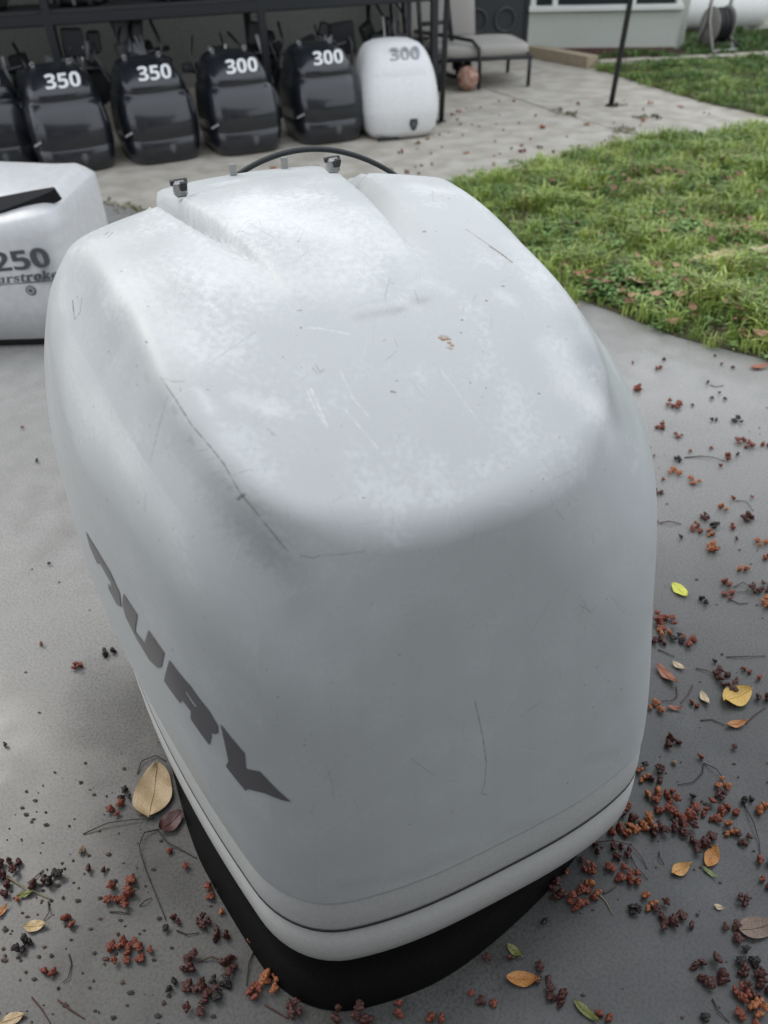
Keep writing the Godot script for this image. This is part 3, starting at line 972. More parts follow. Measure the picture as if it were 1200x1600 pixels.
func lawns() -> void:
	var soil := rough_mat(lin(0.055, 0.055, 0.026), lin(0.13, 0.11, 0.055), 3.0, 0.95, 33, 1.5)
	var gm := grass_mat()
	var tall := tuft_mesh(9, 0.105, 3, 0.0032)
	var short := tuft_mesh(9, 0.06, 4, 0.0030)
	var leafy := leafy_mesh(5)
	var near_poly := PackedVector2Array([Vector2(0.50, -4.95), Vector2(0.75, -5.06), Vector2(1.17, -5.37), Vector2(1.87, -5.79), Vector2(2.87, -6.05), Vector2(3.8, -6.2), Vector2(3.9, -4.0), Vector2(3.4, -2.3), Vector2(2.4, -2.2), Vector2(1.62, -2.42), Vector2(1.42, -2.56), Vector2(1.16, -2.77), Vector2(0.98, -3.02), Vector2(0.80, -3.25), Vector2(0.62, -4.1)])
	var lift := mound("lawn_soil", "dark soil under the near lawn", near_poly, 0.05, 9, soil)
	grass_patch("lawn_grass", "lush green grass of the near lawn right of the big cowling", near_poly, lift, 12500, tall, gm, Vector2(0.5, 1.3), [lin(0.11, 0.20, 0.036), lin(0.46, 0.55, 0.15)], 71, -0.20)
	grass_patch("lawn_weeds", "small broad leaved weeds between the blades of the near lawn", near_poly, lift, 9000, leafy, gm, Vector2(0.6, 1.25), [lin(0.09, 0.19, 0.05), lin(0.28, 0.41, 0.14)], 72, -0.1, 0.05)
	var far_poly := PackedVector2Array([Vector2(2.30, -8.92), Vector2(2.52, -8.04), Vector2(2.78, -7.1), Vector2(3.1, -6.45), Vector2(5.0, -5.75), Vector2(7.5, -5.6), Vector2(7.5, -9.2), Vector2(4.2, -9.06), Vector2(3.2, -9.0)])
	var lift2 := mound("lawn_soil", "dark soil under the far lawn", far_poly, 0.05, 10, soil)
	grass_patch("lawn_grass", "short green grass of the far lawn before the pale edging", far_poly, lift2, 15000, short, gm, Vector2(0.6, 1.2), [lin(0.12, 0.20, 0.05), lin(0.30, 0.40, 0.12)], 73, -0.5)
	grass_patch("lawn_weeds", "broad leaved weeds in the far lawn", far_poly, lift2, 3500, leafy, gm, Vector2(0.8, 1.5), [lin(0.06, 0.14, 0.035), lin(0.13, 0.24, 0.07)], 74, 0.0, 0.05)
	var bed := PackedVector2Array([Vector2(1.9, -9.95), Vector2(2.32, -9.1), Vector2(3.2, -9.16), Vector2(7.5, -9.36), Vector2(7.5, -13.0), Vector2(3.45, -13.0), Vector2(3.42, -9.8)])
	var mulch := rough_mat(lin(0.045, 0.022, 0.018), lin(0.10, 0.05, 0.042), 4.0, 0.95, 35, 2.0)
	var lift3 := mound("planting_bed", "reddish brown mulch bed between edging and house", bed, 0.04, 11, mulch)
	var bed_green := PackedVector2Array([Vector2(2.6, -9.62), Vector2(2.4, -9.2), Vector2(3.2, -9.2), Vector2(7.5, -9.4), Vector2(7.5, -13.0), Vector2(3.55, -13.0), Vector2(3.5, -9.6)])
	grass_patch("bed_grass", "grass behind the pale edging round tank and hose cart", bed_green, lift3, 7000, short, gm, Vector2(0.7, 1.4), [lin(0.055, 0.125, 0.03), lin(0.13, 0.24, 0.06)], 75, -0.2)
	var lr := RandomNumberGenerator.new()
	lr.seed = 91
	var lm := MultiMesh.new()
	lm.transform_format = MultiMesh.TRANSFORM_3D
	lm.use_colors = true
	lm.mesh = leaf_mesh(0.045, 0.5, 17, 0.22)
	var spots: Array = []
	var heaps := [Vector2(1.9, -3.6), Vector2(1.55, -2.75), Vector2(2.05, -3.35), Vector2(1.5, -4.6), Vector2(2.3, -4.9), Vector2(1.2, -3.0), Vector2(1.75, -3.9), Vector2(2.6, -3.0), Vector2(0.95, -3.2)]
	for hp in heaps:
		for k in 34: spots.append(hp + Vector2(lr.randfn(0, 0.24), lr.randfn(0, 0.10)))
	for k in 60: spots.append(Vector2(lr.randf_range(0.8, 3.0), lr.randf_range(-5.6, -2.6)))
	spots = spots.filter(func(q): return inside(q, near_poly))
	lm.instance_count = spots.size()
	for k in spots.size():
		var sc := lr.randf_range(0.5, 1.5)
		var bb := Basis(Vector3.UP, lr.randf() * TAU) * Basis(Vector3.RIGHT, lr.randf_range(-0.5, 0.5))
		lm.set_instance_transform(k, Transform3D(bb.scaled(Vector3.ONE * sc), Vector3(spots[k].x, lift.call(spots[k]) + lr.randf_range(0.03, 0.075), spots[k].y)))
		lm.set_instance_color(k, lin(0.13, 0.06, 0.035).lerp(lin(0.42, 0.27, 0.16), lr.randf()))
	var lo := MultiMeshInstance3D.new()
	lo.multimesh = lm
	var llm := StandardMaterial3D.new()
	llm.vertex_color_use_as_albedo = true
	llm.roughness = 0.7
	lo.material_override = llm
	lo.name = "leaf_litter"
	add_child(lo)
	tag(lo, "brown dead leaves caught in the grass of the near lawn", "leaf litter", "", "stuff")
	# weeds in the slab joints
	var zero := func(_p: Vector2) -> float: return -0.004
	for s in [[Vector2(-1.75, -4.95), Vector2(-1.25, -4.56), 130, 0.035], [Vector2(1.49, -7.03), Vector2(1.60, -6.78), 60, 0.04], [Vector2(1.80, -6.34), Vector2(1.90, -6.12), 60, 0.04], [Vector2(1.98, -5.93), Vector2(2.04, -5.78), 40, 0.03], [Vector2(2.05, -6.62), Vector2(2.25, -6.66), 60, 0.03], [Vector2(1.99, -7.06), Vector2(2.14, -7.1), 40, 0.03]]:
		var a: Vector2 = s[0]
		var b: Vector2 = s[1]
		var nn := (b - a).orthogonal().normalized() * float(s[3])
		grass_patch("joint_weeds", "low dry weeds growing in a joint of the patio", PackedVector2Array([a - nn, b - nn, b + nn, a + nn]), zero, s[2], short, gm, Vector2(0.25, 0.5), [lin(0.10, 0.12, 0.045), lin(0.15, 0.17, 0.07)], 80 + int(s[2]), -9.0, 0.4)

# ------------------------------------------------------------------ pods, leaves, stalks
func pod_mesh(n: int, seed_: int) -> Mesh:
	var r := RandomNumberGenerator.new()
	r.seed = seed_
	var st := start()
	st.set_smooth_group(0)
	for i in n:
		var R := r.randf_range(0.0055, 0.0090)
		var ring := 0.0 if n == 1 else (0.010 if n < 5 else 0.018)
		var an := TAU * i / n + r.randf_range(-0.5, 0.5)
		var rad := ring * r.randf_range(0.5, 1.35)
		var c := Vector3(cos(an) * rad, R * r.randf_range(0.7, 1.25) + (0.006 if i % 4 == 3 else 0.0), sin(an) * rad)
		var b := Basis(Vector3(r.randf_range(-1, 1), r.randf_range(-1, 1), r.randf_range(-1, 1)).normalized(), r.randf() * TAU)
		var petals := r.randi_range(3, 5)
		for pt in petals + 1:
			var pb := b * Basis(Vector3.UP, TAU * pt / petals + r.randf_range(-0.3, 0.3)) * Basis(Vector3.RIGHT, r.randf_range(-0.2, 0.5))
			var off := pb * Vector3(0, r.randf_range(-0.1, 0.3), 0.48) * R
			var sz := Vector3(r.randf_range(0.48, 0.68), r.randf_range(0.34, 0.52), r.randf_range(0.55, 0.80)) * R
			if pt == petals:
				off = Vector3.ZERO
				sz = Vector3.ONE * R * 0.62
			var wob := r.randf() * TAU
			var P := func(u: int, v: int) -> Vector3:
				var th := PI * v / 5.0
				var fi := TAU * u / 7.0
				var e := Vector3(sin(th) * cos(fi), cos(th), sin(th) * sin(fi)) * (1.0 + 0.16 * sin(4.0 * fi + 3.0 * th + wob))
				var q: Vector3 = e * sz
				q.y += 0.35 * q.z * q.z / R   # cupped
				var o := c + off + pb * q
				o.y = maxf(o.y, 0.0003)
				return o
			for u in 7:
				for v in 5:
					quad(st, P.call(u, v), P.call(u + 1, v), P.call(u + 1, v + 1), P.call(u, v + 1))
	st.generate_normals()
	return st.commit()

func pod_mat(a: Color, b: Color, seed_: int) -> StandardMaterial3D:
	var m := rough_mat(a, b, 30.0, 0.52, seed_, 0.0, 0.05)
	return m

func litter() -> void:
	var pm := {"d": pod_mat(lin(0.028, 0.011, 0.009), lin(0.11, 0.034, 0.025), 101), "r": pod_mat(lin(0.085, 0.018, 0.010), lin(0.30, 0.080, 0.042), 102), "o": pod_mat(lin(0.17, 0.040, 0.014), lin(0.50, 0.20, 0.075), 103), "k": pod_mat(lin(0.008, 0.007, 0.007), lin(0.032, 0.022, 0.018), 104), "t": pod_mat(lin(0.14, 0.09, 0.06), lin(0.34, 0.25, 0.17), 105)}
	var shapes := {"s": [], "m": [], "b": []}
	for i in 3: shapes.s.append(pod_mesh(1, 200 + i))
	for i in 6: shapes.m.append(pod_mesh(2 + i % 3, 220 + i))
	for i in 5: shapes.b.append(pod_mesh(7 + i % 3, 240 + i))
	var r := RandomNumberGenerator.new()
	r.seed = 5
	for b in BERRIES:
		var kind: String = b[2]
		var list: Array = shapes[kind[0]]
		var called: String = "seed_pod" if kind[0] == "s" else "seed_pod_cluster"
		var o := obj(called, list[r.randi() % list.size()], pm[kind[1]])
		var s := r.randf_range(0.85, 1.2) * (0.92 if kind[0] == "s" else 1.0)
		o.transform = Transform3D(Basis(Vector3.UP, r.randf() * TAU).scaled(Vector3.ONE * s), Vector3(b[0], 0.0005, b[1]))
		tag(o, b[3], "seed pod", "reddish seed pods fallen on the wet concrete")
	# far pods on the patio, a few pixels each
	var far_poly := PackedVector2Array([Vector2(0.1, -5.2), Vector2(0.62, -5.1), Vector2(1.2, -5.5), Vector2(1.9, -6.0), Vector2(2.9, -6.45), Vector2(2.3, -7.3), Vector2(1.3, -7.6), Vector2(0.3, -7.0), Vector2(-1.4, -5.2)])
	var made := 0
	while made < 78:
		var p := Vector2(r.randf_range(-1.4, 2.9), r.randf_range(-7.6, -4.7))
		if not inside(p, far_poly): continue
		if p.x < 0.1 and r.randf() < 0.6: continue
		if p.x > 1.2 and r.randf() < 0.5: continue
		var o := obj("seed_pod", shapes.m[r.randi() % 6] if r.randf() < 0.35 else shapes.s[r.randi() % 3], pm[["r", "d", "t", "o"][r.randi() % 4]])
		var where := "on the pale patio before the white 300 cowling" if p.x < 0.62 else ("on the patio slab beside the ball and near lawn" if p.x < 1.6 else "on the patio slab near the thin black pole")
		o.transform = Transform3D(Basis(Vector3.UP, r.randf() * TAU).scaled(Vector3.ONE * r.randf_range(1.1, 1.7)), Vector3(p.x, 0.0, p.y))
		tag(o, "tiny blurred brown seed pod lying " + where, "seed pod", "seed pods " + where)
		made += 1
	# stalks
	var sm := {"d": flat(lin(0.030, 0.022, 0.018), 0.6), "g": flat(lin(0.085, 0.065, 0.05), 0.6), "r": flat(lin(0.075, 0.022, 0.018), 0.55), "s": flat(lin(0.24, 0.20, 0.10), 0.6)}
	for t in TWIGS:
		var c := Curve3D.new()
		var pts: Array = t[2]
		for i in pts.size():
			var a: Vector2 = pts[maxi(i - 1, 0)]
			var b: Vector2 = pts[mini(i + 1, pts.size() - 1)]
			var tan_ := (b - a) * 0.17
			var h := 0.002 + (0.008 * r.randf() if i > 0 and i < pts.size() - 1 else 0.0)
			c.add_point(Vector3(pts[i].x, h, pts[i].y), Vector3(-tan_.x, 0, -tan_.y), Vector3(tan_.x, 0, tan_.y))
		var line: Array = []
		var n := 16
		for i in n + 1: line.append(c.sample_baked(c.get_baked_length() * i / n))
		var rad: Array = []
		for i in n + 1: rad.append((0.0017 if t[0] == "g" else 0.0011) * (1.15 - 0.5 * i / n))
		tag(obj("stalk", tubem(line, rad, 6), sm[t[0]]), t[1], "stalk", "thin stalks lying on the wet concrete")
	# leaves
	var lc := {"tan": [lin(0.36, 0.25, 0.13), lin(0.52, 0.40, 0.24)], "plum": [lin(0.055, 0.022, 0.022), lin(0.13, 0.06, 0.055)], "straw": [lin(0.42, 0.28, 0.12), lin(0.60, 0.46, 0.26)], "olive": [lin(0.10, 0.11, 0.025), lin(0.24, 0.24, 0.07)], "orange": [lin(0.32, 0.12, 0.03), lin(0.50, 0.24, 0.08)], "lime": [lin(0.46, 0.47, 0.05), lin(0.62, 0.62, 0.12)], "rust": [lin(0.22, 0.075, 0.04), lin(0.42, 0.18, 0.11)], "cream": [lin(0.45, 0.34, 0.21), lin(0.62, 0.52, 0.37)], "yellow": [lin(0.48, 0.29, 0.06), lin(0.66, 0.46, 0.14)], "gold": [lin(0.40, 0.19, 0.045), lin(0.58, 0.33, 0.11)], "amber": [lin(0.34, 0.13, 0.025), lin(0.52, 0.25, 0.07)], "green": [lin(0.16, 0.22, 0.07), lin(0.34, 0.38, 0.18)], "brown": [lin(0.13, 0.085, 0.06), lin(0.25, 0.18, 0.13)]}
	var lm := {}
	var i := 0
	for k in lc:
		lm[k] = rough_mat(lc[k][0], lc[k][1], 16.0, 0.5, 130 + i, 0.0, 0.03)
		i += 1
	for L in LEAVES:
		var a := Vector3(L[0], 0, L[1])
		var b := Vector3(L[2], 0, L[3])
		var y := 0.003
		if a.z < -2.6: y = 0.07
		var o := obj("fallen_leaf", leaf_mesh(a.distance_to(b), L[4], r.randi() % 1000, 0.10 if L[5] == "lime" or L[5] == "tan" else 0.22), lm[L[5]])
		var d := (b - a).normalized()
		o.transform = Transform3D(Basis(d, Vector3.UP, d.cross(Vector3.UP)), (a + b) * 0.5 + Vector3.UP * y)
		tag(o, L[6], "leaf", "fallen leaves on the ground")
	# crumbs too small to count
	var mm := MultiMesh.new()
	mm.transform_format = MultiMesh.TRANSFORM_3D
	mm.use_colors = true
	mm.mesh = pod_mesh(1, 300)
	var spots: Array = []
	var areas := [[Vector2(-0.75, -0.62), 0.16, 150], [Vector2(-0.62, -0.52), 0.10, 60], [Vector2(-0.42, -0.55), 0.10, 40], [Vector2(-0.60, -0.80), 0.15, 70], [Vector2(0.62, -0.78), 0.20, 70], [Vector2(0.75, -1.25), 0.25, 50], [Vector2(0.55, -0.55), 0.18, 50], [Vector2(-0.9, -1.3), 0.4, 40], [Vector2(0.95, -2.0), 0.4, 40]]
	for A in areas:
		for k in A[2]:
			var q: Vector2 = A[0] + Vector2(r.randfn(0, A[1]), r.randfn(0, A[1] * 0.7))
			spots.append(q)
	mm.instance_count = spots.size()
	for k in spots.size():
		var s := r.randf_range(0.12, 0.42)
		mm.set_instance_transform(k, Transform3D(Basis(Vector3.UP, r.randf() * TAU).scaled(Vector3(s * r.randf_range(0.8, 2.0), s * 0.7, s)), Vector3(spots[k].x, 0.0, spots[k].y)))
		mm.set_instance_color(k, lin(0.02, 0.016, 0.014).lerp(lin(0.10, 0.055, 0.035), r.randf()))
	var o := MultiMeshInstance3D.new()
	o.multimesh = mm
	var cm := StandardMaterial3D.new()
	cm.vertex_color_use_as_albedo = true
	cm.roughness = 0.6
	o.material_override = cm
	o.name = "crumbs"
	add_child(o)
	tag(o, "dark crumbs of bark and pods scattered over the wet concrete", "debris", "", "stuff")

func leaf_mesh(len_: float, wd: float, seed_: int, curl: float) -> Mesh:
	var r := RandomNumberGenerator.new()
	r.seed = seed_
	var st := start()
	st.set_smooth_group(0)
	var nu := 12
	var nv := 6
	var ph := r.randf() * TAU
	var tw_ := r.randf_range(-0.35, 0.35)
	var P := func(i: int, j: int) -> Vector3:
		var u := float(i) / nu
		var v := float(j) / nv * 2.0 - 1.0
		var w := len_ * wd * 0.5 * pow(sin(PI * clampf(u * 0.97 + 0.015, 0, 1)), 0.62 if wd > 0.6 else 0.8) * (1.0 - 0.22 * (u - 0.4))
		w *= 1.0 + 0.07 * sin(9.0 * u + ph) 
		var y := len_ * (curl * pow(absf(u - 0.5) * 2.0, 2.0) * (0.8 if u > 0.5 else 0.45) + curl * 0.55 * absf(v) * wd + 0.025 * sin(11.0 * u + 4.0 * v + ph) + 0.015)
		y += len_ * tw_ * curl * v * (u - 0.3)
		return Vector3((u - 0.5) * len_, maxf(y, 0.0006), v * w)
	for i in nu:
		for j in nv:
			quad(st, P.call(i, j), P.call(i + 1, j), P.call(i + 1, j + 1), P.call(i, j + 1))
	# midrib
	var rib: Array = []
	for i in nu + 2: rib.append(P.call(mini(i, nu), nv / 2) + Vector3(0.08 * len_ if i > nu else 0.0, 0.0007, 0))
	add_tube(st, rib, 0.0007, 5)
	st.generate_normals()
	return st.commit()

# ------------------------------------------------------------------ things round the patio
func rack_and_engines() -> void:
	var iron := flat(lin(0.018, 0.020, 0.024), 0.4)
	var A := Vector3(-3.6, 0, -5.95)
	var D := Vector3(0.955, 0, -0.297)     # along the rack
	var turn := rad_to_deg(atan2(0.297, 0.955))
	var t := thing("storage_rack", "long black steel rack behind the row of cowlings", "rack", A, turn)
	var long := 4.35
	for x in [0.02, 1.45, 2.95, long - 0.02]:
		obj("post", boxm(Vector3(0.055, 1.75, 0.055), Vector3(x, 0.875, 0.0), 0.006), iron, t)
		obj("post", boxm(Vector3(0.055, 1.75, 0.055), Vector3(x, 0.875, -0.62), 0.006), iron, t)
	for y in [0.80, 1.72]:
		obj("beam", boxm(Vector3(long, 0.075, 0.04), Vector3(long / 2, y, 0.006), 0.008), iron, t)
		obj("beam", boxm(Vector3(long, 0.075, 0.04), Vector3(long / 2, y, -0.626), 0.008), iron, t)
	obj("shelf_board", boxm(Vector3(long, 0.022, 0.60), Vector3(long / 2, 0.842, -0.31), 0.004), flat(lin(0.03, 0.03, 0.032), 0.7), t)
	var r := RandomNumberGenerator.new()
	r.seed = 77
	var dark := flat(lin(0.013, 0.014, 0.016), 0.35)
	var grey := flat(lin(0.10, 0.105, 0.11), 0.4)
	var pale := flat(lin(0.33, 0.33, 0.32), 0.45)
	var adj := ["narrow", "squat", "tall", "slanted", "hose draped", "twin tubed", "square shouldered", "pale bracketed", "tapering"]
	for k in 9:
		var x := 0.16 + k * 0.475
		var pos := A + D * x + Vector3(0.297, 0, 0.955) * (-0.30 if k % 2 == 0 else -0.22)
		var spot: String = ["leftmost of nine", "second of nine from left", "third of nine from left", "fourth of nine from left", "middle of nine", "fourth of nine from right", "third of nine from right", "second of nine from right", "rightmost of nine"][k]
		var e := thing("outboard_motor", "%s black outboard motor under the rack shelf, %s" % [adj[k], spot], "outboard motor", pos, turn + r.randf_range(-14, 14), "outboard motor legs stored in the rack")
		var h := r.randf_range(0.62, 0.80)
		obj("housing", boxm(Vector3(r.randf_range(0.10, 0.17), h * 0.62, 0.20), Vector3(r.randf_range(-0.05, 0.05), h * 0.31, 0), 0.02, Basis(Vector3.BACK, r.randf_range(-0.08, 0.08))), dark, e)
		obj("gearcase", ringm([[0.0, 0.02, 0.01, 0.10, 2], [0.02, 0.02, 0.035, 0.17, 2], [0.07, 0.02, 0.05, 0.19, 2], [0.12, 0.01, 0.03, 0.12, 2.4], [0.2, 0.0, 0.025, 0.09, 2.4]], 16), grey if k % 4 == 1 else dark, e)
		for q in 7:
			var bs := Vector3(r.randf_range(0.07, 0.20), r.randf_range(0.06, 0.26), r.randf_range(0.05, 0.14))
			obj("bracket", boxm(bs, Vector3(r.randf_range(-0.15, 0.15), h * r.randf_range(0.5, 0.95), r.randf_range(0.02, 0.18)), 0.012, Basis(Vector3(r.randf(), r.randf(), 1).normalized(), r.randf_range(-0.6, 0.6))), grey if r.randf() < 0.18 else dark, e)
		obj("tilt_tube", tubem([Vector3(-0.16, h * 0.72, 0.17), Vector3(0.16, h * (0.72 + r.randf_range(-0.1, 0.1)), 0.17)], 0.018, 10), dark, e)
		for q in 2:
			obj("tilt_rod", tubem([Vector3(r.randf_range(-0.1, 0.1), 0.10, 0.16), Vector3(r.randf_range(-0.12, 0.12), h * 0.9, 0.20)], r.randf_range(0.008, 0.014), 8), pale if (k + q) % 3 == 0 else grey, e)
		for q in 3:
			var hx := r.randf_range(-0.16, 0.16)
			obj("hose", tubem([Vector3(hx, h, 0.10), Vector3(hx + r.randf_range(-0.09, 0.09), h * 0.8, 0.20), Vector3(hx + r.randf_range(-0.1, 0.1), h * 0.5, 0.23), Vector3(hx * 0.4, h * r.randf_range(0.2, 0.4), 0.17)], r.randf_range(0.006, 0.012), 7), dark, e)
		if k % 3 == 2:
			obj("propeller_blade", prismm(PackedVector2Array([Vector2(-0.03, 0), Vector2(-0.09, 0.09), Vector2(-0.04, 0.15), Vector2(0.05, 0.13), Vector2(0.03, 0.0)]), -0.005, 0.005, Transform3D(Basis(Vector3.UP, 0.4), Vector3(0.02, 0.08, 0.2))), grey, e)
	for k in 6:
		var x := 0.35 + k * 0.68
		var pos := A + D * x + Vector3(0.297, 0, 0.955) * -0.28 + Vector3(0, 0.853, 0)
		var e := thing("engine_block", "dark bare engine block with pale pipes on the rack shelf, %s of six" % ["leftmost", "second from left", "third from left", "third from right", "second from right", "rightmost"][k], "engine", pos, turn + r.randf_range(-20, 20), "engine blocks on the rack shelf")
		obj("crankcase", boxm(Vector3(0.34, 0.42, 0.36), Vector3(0, 0.21, 0), 0.03), dark, e)
		obj("cylinder_head", boxm(Vector3(0.26, 0.30, 0.08), Vector3(0.02, 0.22, 0.21), 0.015), grey if k % 2 else dark, e)
		for q in 3:
			obj("pipe", tubem([Vector3(-0.12 + 0.11 * q, 0.02, 0.24), Vector3(-0.11 + 0.11 * q, 0.14, 0.275), Vector3(-0.10 + 0.11 * q + r.randf_range(-0.04, 0.04), 0.34, 0.26)], 0.014, 7), pale if (q + k) % 3 == 0 else grey, e)
		obj("flywheel", lathem([Vector2(0, 0), Vector2(0.14, 0.0), Vector2(0.15, 0.01), Vector2(0.15, 0.05), Vector2(0.03, 0.07), Vector2(0, 0.07)], Transform3D(Basis.IDENTITY, Vector3(0, 0.42, 0)), 22), dark, e)
	# two wheeled stands right of the rack
	for k in 2:
		var px: Vector3 = [Vector3(0.17, 0, -7.55), Vector3(0.62, 0, -8.35)][k]
		var h := thing("motor_stand", ["black wheeled motor stand behind the white 300 cowling", "black wheeled motor stand beside the lounge chair back"][k], "stand", px, [12.0, 24.0][k], "wheeled motor stands")
		for sx in [-1.0, 1.0]:
			obj("upright", tubem([Vector3(0.17 * sx, 0.12, 0.10), Vector3(0.15 * sx, 0.62, -0.02), Vector3(0.14 * sx, 1.15, -0.10)], 0.022, 8), iron, h)
			obj("foot_rail", tubem([Vector3(0.19 * sx, 0.06, 0.30), Vector3(0.19 * sx, 0.05, -0.30)], 0.020, 8), iron, h)
			var w := obj("wheel", tubem(ring_pts(Vector3(0.235 * sx, 0.12, 0.15), 0.105, Vector3.RIGHT, 20), 0.028, 8, true), flat(lin(0.012, 0.012, 0.013), 0.7), h)
			obj("hub", lathem([Vector2(0, -0.02), Vector2(0.06, -0.02), Vector2(0.06, 0.02), Vector2(0, 0.02)], Transform3D(Basis(Vector3.BACK, PI / 2), Vector3(0.235 * sx, 0.12, 0.15)), 16), flat(lin(0.22, 0.22, 0.22), 0.5), w)
		obj("mount_board", boxm(Vector3(0.36, 0.26, 0.045), Vector3(0, 0.98, -0.07), 0.008, Basis(Vector3.RIGHT, -0.16)), iron, h)
		obj("cross_bar", tubem([Vector3(-0.155, 0.5, 0.0), Vector3(0.155, 0.5, 0.0)], 0.018, 8), iron, h)

func lounge() -> void:
	var t := thing("lounge_chair", "grey cushioned patio lounge chair with black tube frame", "lounge chair", Vector3(1.02, 0, -8.42), 6.0)
	var cloth := rough_mat(lin(0.36, 0.345, 0.315), lin(0.43, 0.41, 0.38), 5.0, 0.9, 141, 0.3, 0.1)
	var iron := flat(lin(0.015, 0.016, 0.019), 0.4)
	obj("seat_cushion", ringm([[0.245, 0, 0.40, 0.36, 6], [0.25, 0, 0.425, 0.385, 6], [0.29, 0, 0.44, 0.40, 6], [0.33, 0, 0.43, 0.39, 6], [0.345, 0, 0.40, 0.36, 5], [0.352, 0, 0.2, 0.18, 4], [0.354, 0, 0, 0, 2]], 40), cloth, t)
	var back := obj("back_cushion", ringm([[0.0, 0, 0.34, 0.05, 5], [0.02, 0, 0.37, 0.065, 5], [0.4, 0, 0.38, 0.075, 5], [0.78, 0, 0.37, 0.065, 5], [0.80, 0, 0.34, 0.05, 4], [0.804, 0, 0, 0, 2]], 40), cloth, t)
	back.transform = Transform3D(Basis(Vector3.RIGHT, -0.45), Vector3(-0.30, 0.33, -0.38))
	for p in [[-0.42, 0.38], [0.42, 0.38], [-0.42, -0.38], [0.42, -0.38]]:
		obj("leg", tubem([Vector3(p[0], 0.005, p[1]), Vector3(p[0], 0.245, p[1])], 0.018, 8), iron, t)
	obj("seat_frame", tubem([Vector3(-0.43, 0.24, 0.39), Vector3(0.43, 0.24, 0.39), Vector3(0.43, 0.24, -0.39), Vector3(-0.43, 0.24, -0.39)], 0.016, 8, true), iron, t)
	obj("arm", tubem([Vector3(-0.55, 0.40, -0.40), Vector3(-0.30, 0.40, 0.10), Vector3(-0.12, 0.385, 0.36), Vector3(-0.07, 0.33, 0.43), Vector3(-0.06, 0.2, 0.44), Vector3(-0.06, 0.01, 0.44)], 0.017, 8), iron, t)
	var b := obj("patio_ball", lathem([Vector2(0, 0), Vector2(0.03, 0.0046), Vector2(0.06, 0.02), Vector2(0.08, 0.04), Vector2(0.097, 0.075), Vector2(0.1, 0.1), Vector2(0.097, 0.125), Vector2(0.08, 0.16), Vector2(0.06, 0.18), Vector2(0.03, 0.1954), Vector2(0, 0.2)], Transform3D.IDENTITY, 24), rough_mat(lin(0.22, 0.075, 0.055), lin(0.52, 0.36, 0.27), 3.0, 0.6, 145, 0.0, 0.012))
	b.position = Vector3(0.9, 0, -7.98)
	tag(b, "faded red and tan ball on the patio by the lounge chair", "ball")

func poles() -> void:
	var iron := flat(lin(0.016, 0.018, 0.020), 0.45)
	var a := thing("canopy_pole", "thin black pole standing right of the white 300 cowling", "pole", Vector3(0.56, 0, -6.72), 0.0)
	a.rotation.z = -0.035
	obj("tube", tubem([Vector3(0, 0.004, 0), Vector3(0, 2.4, 0)], 0.021, 12), iron, a)
	obj("foot_plate", lathem([Vector2(0, 0), Vector2(0.04, 0), Vector2(0.04, 0.006), Vector2(0, 0.006)], Transform3D.IDENTITY, 16), iron, a)
	var b := thing("canopy_pole", "slanting thin black pole alone on the pale slab before the house", "pole", Vector3(2.0, 0, -7.1), 0.0)
	b.rotation.z = -0.055
	obj("tube", tubem([Vector3(0, 0.004, 0), Vector3(0, 2.4, 0)], 0.022, 12), iron, b)
	obj("foot_plate", lathem([Vector2(0, 0), Vector2(0.045, 0), Vector2(0.045, 0.006), Vector2(0, 0.006)], Transform3D.IDENTITY, 16), iron, b)

func wall_seg(parent: Node, called: String, a: Vector2, b: Vector2, y0: float, y1: float, thick: float, m: Material) -> void:
	var d := b - a
	var o := obj(called, boxm(Vector3(d.length(), y1 - y0, thick), Vector3.ZERO, 0.004), m, parent)
	o.transform = Transform3D(Basis(Vector3.UP, atan2(-d.y, d.x)), Vector3((a.x + b.x) / 2, (y0 + y1) / 2, (a.y + b.y) / 2) - parent.position)

